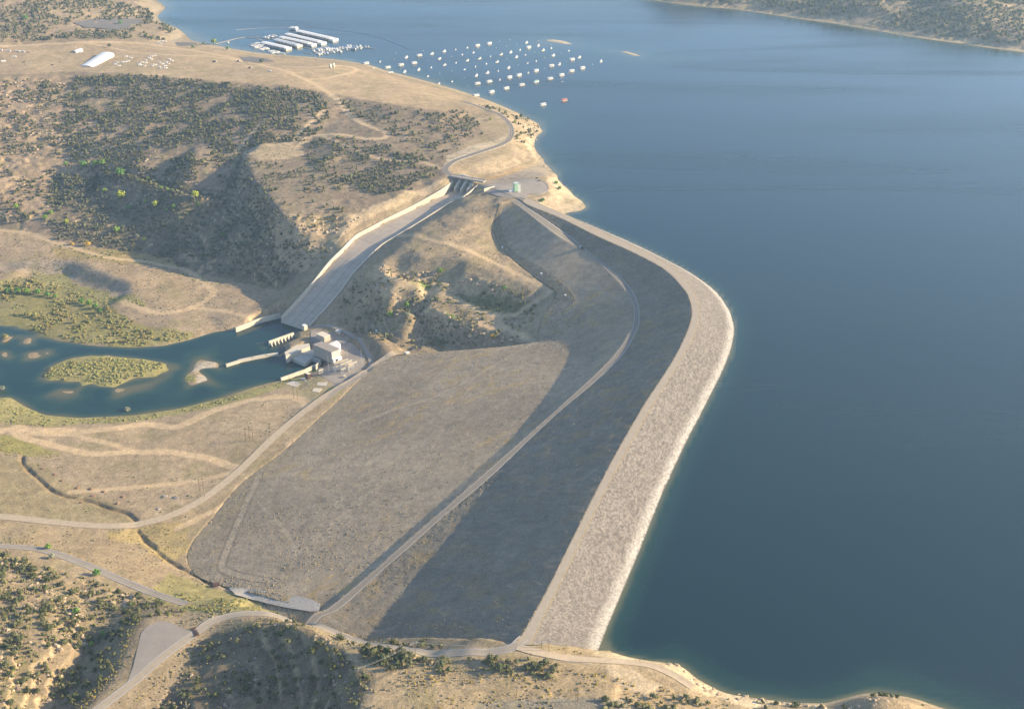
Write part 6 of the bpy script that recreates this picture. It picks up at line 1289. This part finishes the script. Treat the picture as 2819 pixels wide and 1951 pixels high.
# single broadleaf trees
def C6(x, y): return (x/3.1914*.81802, (180+y/3.1914)*.81802)
def C8(x, y): return ((900+x/3.294)*.81802, (600+y/3.294)*.81802)
def C9(x, y): return (x/2.66*.81802, (600+y/2.66)*.81802)
def CB(x, y): return (x/3.294*.81802, (1480+y/3.294)*.81802)
def C4(x, y): return ((1150+x/3.843)*.81802, (300+y/3.843)*.81802)
LG = (.17,.26,.045); MG = (.10,.19,.045); YG = (.30,.33,.05); OR = (.40,.27,.06); GG = (.20,.21,.15)
TREES = [(C6,580,885,4,LG,'tall narrow lime green tree at the left of the basin'),(C6,735,895,5.5,MG,'low green tree left of the big pair in the basin'),(C6,840,885,5,LG,'lime green tree left in the pair at the basin head'),(C6,900,880,5.5,LG,'lime green tree right in the pair at the basin head'),(C6,1060,975,7,MG,'large round green tree under the basin ledge'),
 (C6,1305,1015,3.8,YG,'yellow green tree right of the large round tree'),(C6,1355,1035,3.5,GG,'grey green tree beside the yellow green one'),(C6,920,1118,4,LG,'small lime tree alone in the middle of the basin shade'),(C6,1068,1175,7,YG,'large yellow green cottonwood in the middle of the shaded basin'),(C6,1718,1165,5.5,YG,'large yellow cottonwood farthest right in the basin'),
 (C6,1740,1235,3,MG,'small green tree just below the right yellow cottonwood'),(C6,1415,1090,3,LG,'slim lime tree in the upper right of the basin'),(C6,1470,1100,2.5,LG,'tiny lime tree between two slim ones'),(C6,1510,1115,3,LG,'slim lime tree right of the tiny one'),(C6,1365,1240,5,YG,'broad lime cottonwood below the basin middle'),(C6,1278,1212,3.2,LG,'small lime tree left of the broad one'),
 (C6,1525,1262,4,MG,'green tree right of the broad lime cottonwood'),(C6,1465,1285,2.6,LG,'tiny tree below the green one'),(C6,1130,1262,3.2,MG,'dark green tree low in the basin'),(C6,400,1352,4.2,LG,'bright lime tree at the basin mouth'),(C6,447,1308,3.6,LG,'lime tree just above the bright one at the basin mouth'),(C6,585,1398,4.2,YG,'yellow green tree above the terrace'),
 (C6,1030,1472,5,LG,'lime tree above the white ledge'),(C6,145,1265,4.6,LG,'green tree near the left edge below the boulders'),(C6,1270,1540,3,YG,'small yellow tree at the terrace edge'),(C6,1205,1522,3.5,GG,'grey tree at the terrace edge'),(C6,1960,1500,3,MG,'dark green tree low on the chute cliff'),
 (C8,1030,505,3.6,LG,'bright lime tree under the knob ledge'),(C8,728,815,4,LG,'tall lime tree in the lower shade of the knob'),(C8,578,893,3.6,LG,'lime tree nearest the powerhouse bank'),(C8,730,900,3.4,GG,'pale grey tree low on the knob'),(C8,1608,655,3.2,MG,'green tree in the knob gully'),(C8,1500,1090,3,OR,'orange bush at the foot of the knob'),
 (C9,645,205,5,OR,'round orange tree at the terrace edge'),(C9,530,200,3.6,OR,'smaller orange tree left of the round one'),(C9,60,545,5,MG,'green tree leftmost in the long green row'),(C9,130,548,5.5,MG,'green tree second in the long green row'),(C9,200,556,5.5,LG,'green tree in the middle of the long green row'),(C9,280,562,5.5,MG,'green tree fourth in the long green row'),(C9,350,578,5,MG,'green tree fifth in the long green row'),(C9,405,588,4,MG,'green tree at the right end of the long green row'),
 (C9,600,625,5,MG,'green tree leftmost in the short green row'),(C9,655,642,5.5,LG,'green tree second in the short green row'),(C9,700,665,5,MG,'green tree third in the short green row'),(C9,735,690,4.2,MG,'green tree at the right end of the short green row'),(C9,200,715,4.5,(.24,.22,.08),'olive tree left in the trio by the river'),(C9,255,728,4.5,(.24,.22,.08),'olive tree in the middle of the trio by the river'),(C9,320,738,4.5,(.22,.20,.08),'olive tree right in the trio by the river'),(C9,545,770,3.8,(.26,.23,.09),'olive tree alone right of the trio'),(C9,40,885,4.5,(.26,.24,.11),'bush on the bar at the left edge'),(C9,935,1420,4,GG,'pale grey tree on the south river bank'),(C9,20,1262,4,GG,'grey bush at the left water edge'),
 (CB,440,100,3.6,LG,'lime tree leaning over the county road'),(CB,470,185,3.4,GG,'grey green tree beside the county road'),(CB,880,340,4.2,MG,'tall green tree on the inner side of the county road'),(CB,690,680,3.4,MG,'dark green tree at the head of the gully'),(CB,930,880,2.6,LG,'lime tree in the gully'),(CB,830,980,2.8,LG,'second lime tree in the gully'),
 (C4,1465,800,3.6,LG,'lime tree on the shore bank beside the plaza'),(C4,1500,855,3.4,MG,'green tree below the lime one on the shore bank'),(C4,1320,985,3.8,MG,'round green tree between the crest road and the spit'),(C4,770,125,3.6,YG,'yellow tree beside the north road'),(C4,1030,150,3.4,YG,'yellow bush at the stony point'),
 (C2_,505,515,5.5,(.09,.11,.07),'round dark tree on the mesa clearing'),(C0,962,418,5,(.09,.11,.06),'round green tree behind the storage hall'),(C0,1880,392,8,(.17,.22,.08),'big pale green tree at the marina shore'),(C0,1790,395,4,(.12,.17,.07),'dark bush left of the big pale green tree'),(C0,2000,440,5,(.15,.2,.08),'green bush on the right edge of the marina lot'),(C0,1700,425,5,(.17,.2,.08),'green thicket left of the marina lot'),(C0,230,180,7,MG,'green tree among the far left junipers'),(C0,1060,215,6,MG,'dark green tree by the dark parking lot'),(C0,1290,330,6,(.2,.2,.08),'yellowish tree above the boat ramp')]
tm_ = [crown_mesh(s+200, 11, I0, .62, .85, 170, (.28, .46)) for s in range(4)]; tmat = {}
for cf, x, y, r, c, lab in TREES:
    r = r*(1.35 if cf in (C6, C8) else 1.1); c = tuple(min(.6, q*1.25) for q in c)
    p = T(*cf(x, y), HT); e = empty('broadleaf_tree', p, RNG.random()*6.28); tag(e, lab, 'tree')
    if c not in tmat: tmat[c] = ground_mat('broadleaf '+str(len(tmat)), False, c, ((1.0, .35, .3), (.3, .2, .3)), .4)
    V, F = tm_[int(RNG.random()*4)]; k = len(tmat)
    cr_ = mesh_np('crown', V*[r*.8, r*.8, r*.95]+[0, 0, r*.25], F, tmat[c], e); MB().tube((0, 0, -1), (.1*r, 0, r*.8), .09*r, 7, .05*r).tube((.04*r, 0, r*.3), (.4*r, .1*r, r*.9), .04*r, 5, .02*r).tube((.04*r, 0, r*.35), (-.35*r, .1*r, r*.9), .04*r, 5, .02*r).build('trunk', M['bark'], e)
# stone markers along the lower edge of the dam roads
def edge_stones(L, name, label, n=420, r=.45):
    Vs, Fs, k = [], [], 0
    for i in range(n):
        q = L[int(RNG.random()*(len(L)-1))]; V, F = FARV['boulder'][int(RNG.random()*4)]; s = r*(.6+.9*RNG.random()); Vs.append(V*s+q+[RNG.normal()*.5, RNG.normal()*.5, .15]); Fs.append(F+k); k += len(V)
    o = mesh_np(name, np.vstack(Vs), np.vstack(Fs), M['rock'], None, np.tile([.36,.29,.19], (k, 1))); tag(o, label, kind='stuff')
edge_stones(DL[6][40:], 'edge_stones', 'loose pale stones along the lower edge of the sloping dam road', 420, .5)
edge_stones(DL[3][30:], 'edge_stones', 'loose pale stones along the downstream edge of the dam crest', 420, .5)
# haystack-like brush piles in the field
for i, (x, y) in enumerate([(375,610),(480,658),(535,715),(680,775),(795,788),(915,810),(1085,855),(812,845),(1032,912),(710,905),(1450,850),(1540,865),(1400,960)]):
    p = T(x/3.1914*.81802, (1100+y/3.1914)*.81802); V, F = rock_mesh(300+i, I2); s = 2.6+RNG.random()*1.4
    o = mesh_np('brush_pile', V*[s, s*.8, s*.55], F, M['rock'], None, np.tile([.24,.15,.10] if i < 10 else [.33,.29,.26], (len(V), 1))*(.8+.4*RNG.random((len(V), 1)))); o.location = tuple(p); tag(o, ('low brown brush pile on the dry field' if i < 10 else 'grey rubble heap beside the toe road bend'), 'pile', 'brown brush piles on the dry field' if i < 10 else 'grey rubble heaps')
print('plants', round(time.time()-_t0, 1))

# dry tufts and dark stones on the dam faces
def face_tufts(A, B_, n, name, label, c0, c1, r0, r1, seed):
    Vs, Fs, Cs, k = [], [], [], 0; si = RNG.random(n)*(NST-2); tt = RNG.random(n); vv = FARV['sagebrush']
    for a, t in zip(si, tt):
        i = int(a); q = A[i]*(1-t)+B_[i]*t; nz = float(fbm(np.array([q[0]]), np.array([q[1]]), 60, 3, seed)[0])
        if nz+0.5*RNG.random() < .22 or (not inframe(q[0], q[1], q[2])[0]): continue
        V, F = vv[int(RNG.random()*3)]; s = r0+(r1-r0)*RNG.random()**2; Vs.append(V*[s, s, s*.6]+q+[0, 0, -.1]); Fs.append(F+k); k += len(V); u_ = RNG.random(); Cs.append(np.tile(np.array(c0)*(1-u_)+np.array(c1)*u_, (len(V), 1)))
    o = mesh_np(name, np.vstack(Vs), np.vstack(Fs), M['leaf'], None, np.vstack(Cs)); tag(o, label, kind='stuff')
face_tufts(DL[7], DL[8], 11000, 'dry_tufts', 'dry yellow grass tufts over the lower berm', (.36,.28,.15), (.25,.21,.13), .4, 1.1, 301)
face_tufts(DL[7], DL[8], 6000, 'dark_stones', 'dark cobbles strewn over the lower berm', (.13,.115,.10), (.18,.155,.13), .3, 1.0, 305)
face_tufts(DL[3], DL[4], 5000, 'dry_tufts', 'dry grass tufts over the shaded upper face', (.25,.205,.12), (.16,.145,.09), .4, 1.0, 311)
face_tufts(DL[4], DL[5], 2500, 'dry_tufts', 'dry grass tufts just above the sloping dam road', (.33,.26,.13), (.18,.16,.09), .4, 1.0, 311)
# ------------------------------------------------------------------ air
def haze():
    m = bpy.data.materials.new('haze air'); m.use_nodes = True; N = m.node_tree.nodes; K = m.node_tree.links
    N.remove(N['Principled BSDF']); v = N.new('ShaderNodeVolumePrincipled'); v.inputs['Density'].default_value = HAZE
    v.inputs['Color'].default_value = (0.52, 0.74, 1.0, 1); v.inputs['Anisotropy'].default_value = 0.35
    K.new(v.outputs[0], N['Material Output'].inputs['Volume'])
    x0, x1, y0, y1, z0, z1 = -6000, 6000, -1500, 9000, -109, 660
    V = [(x0,y0,z0),(x1,y0,z0),(x1,y1,z0),(x0,y1,z0),(x0,y0,z1),(x1,y0,z1),(x1,y1,z1),(x0,y1,z1)]
    o = mesh_np('haze', V, [(0,3,2,1),(4,5,6,7),(0,1,5,4),(1,2,6,5),(2,3,7,6),(3,0,4,7)], m); tag(o, kind='stuff', label='thin blue morning haze over the valley')
haze()
print('done', round(time.time()-_t0, 1), 'objects', len(SC.objects))
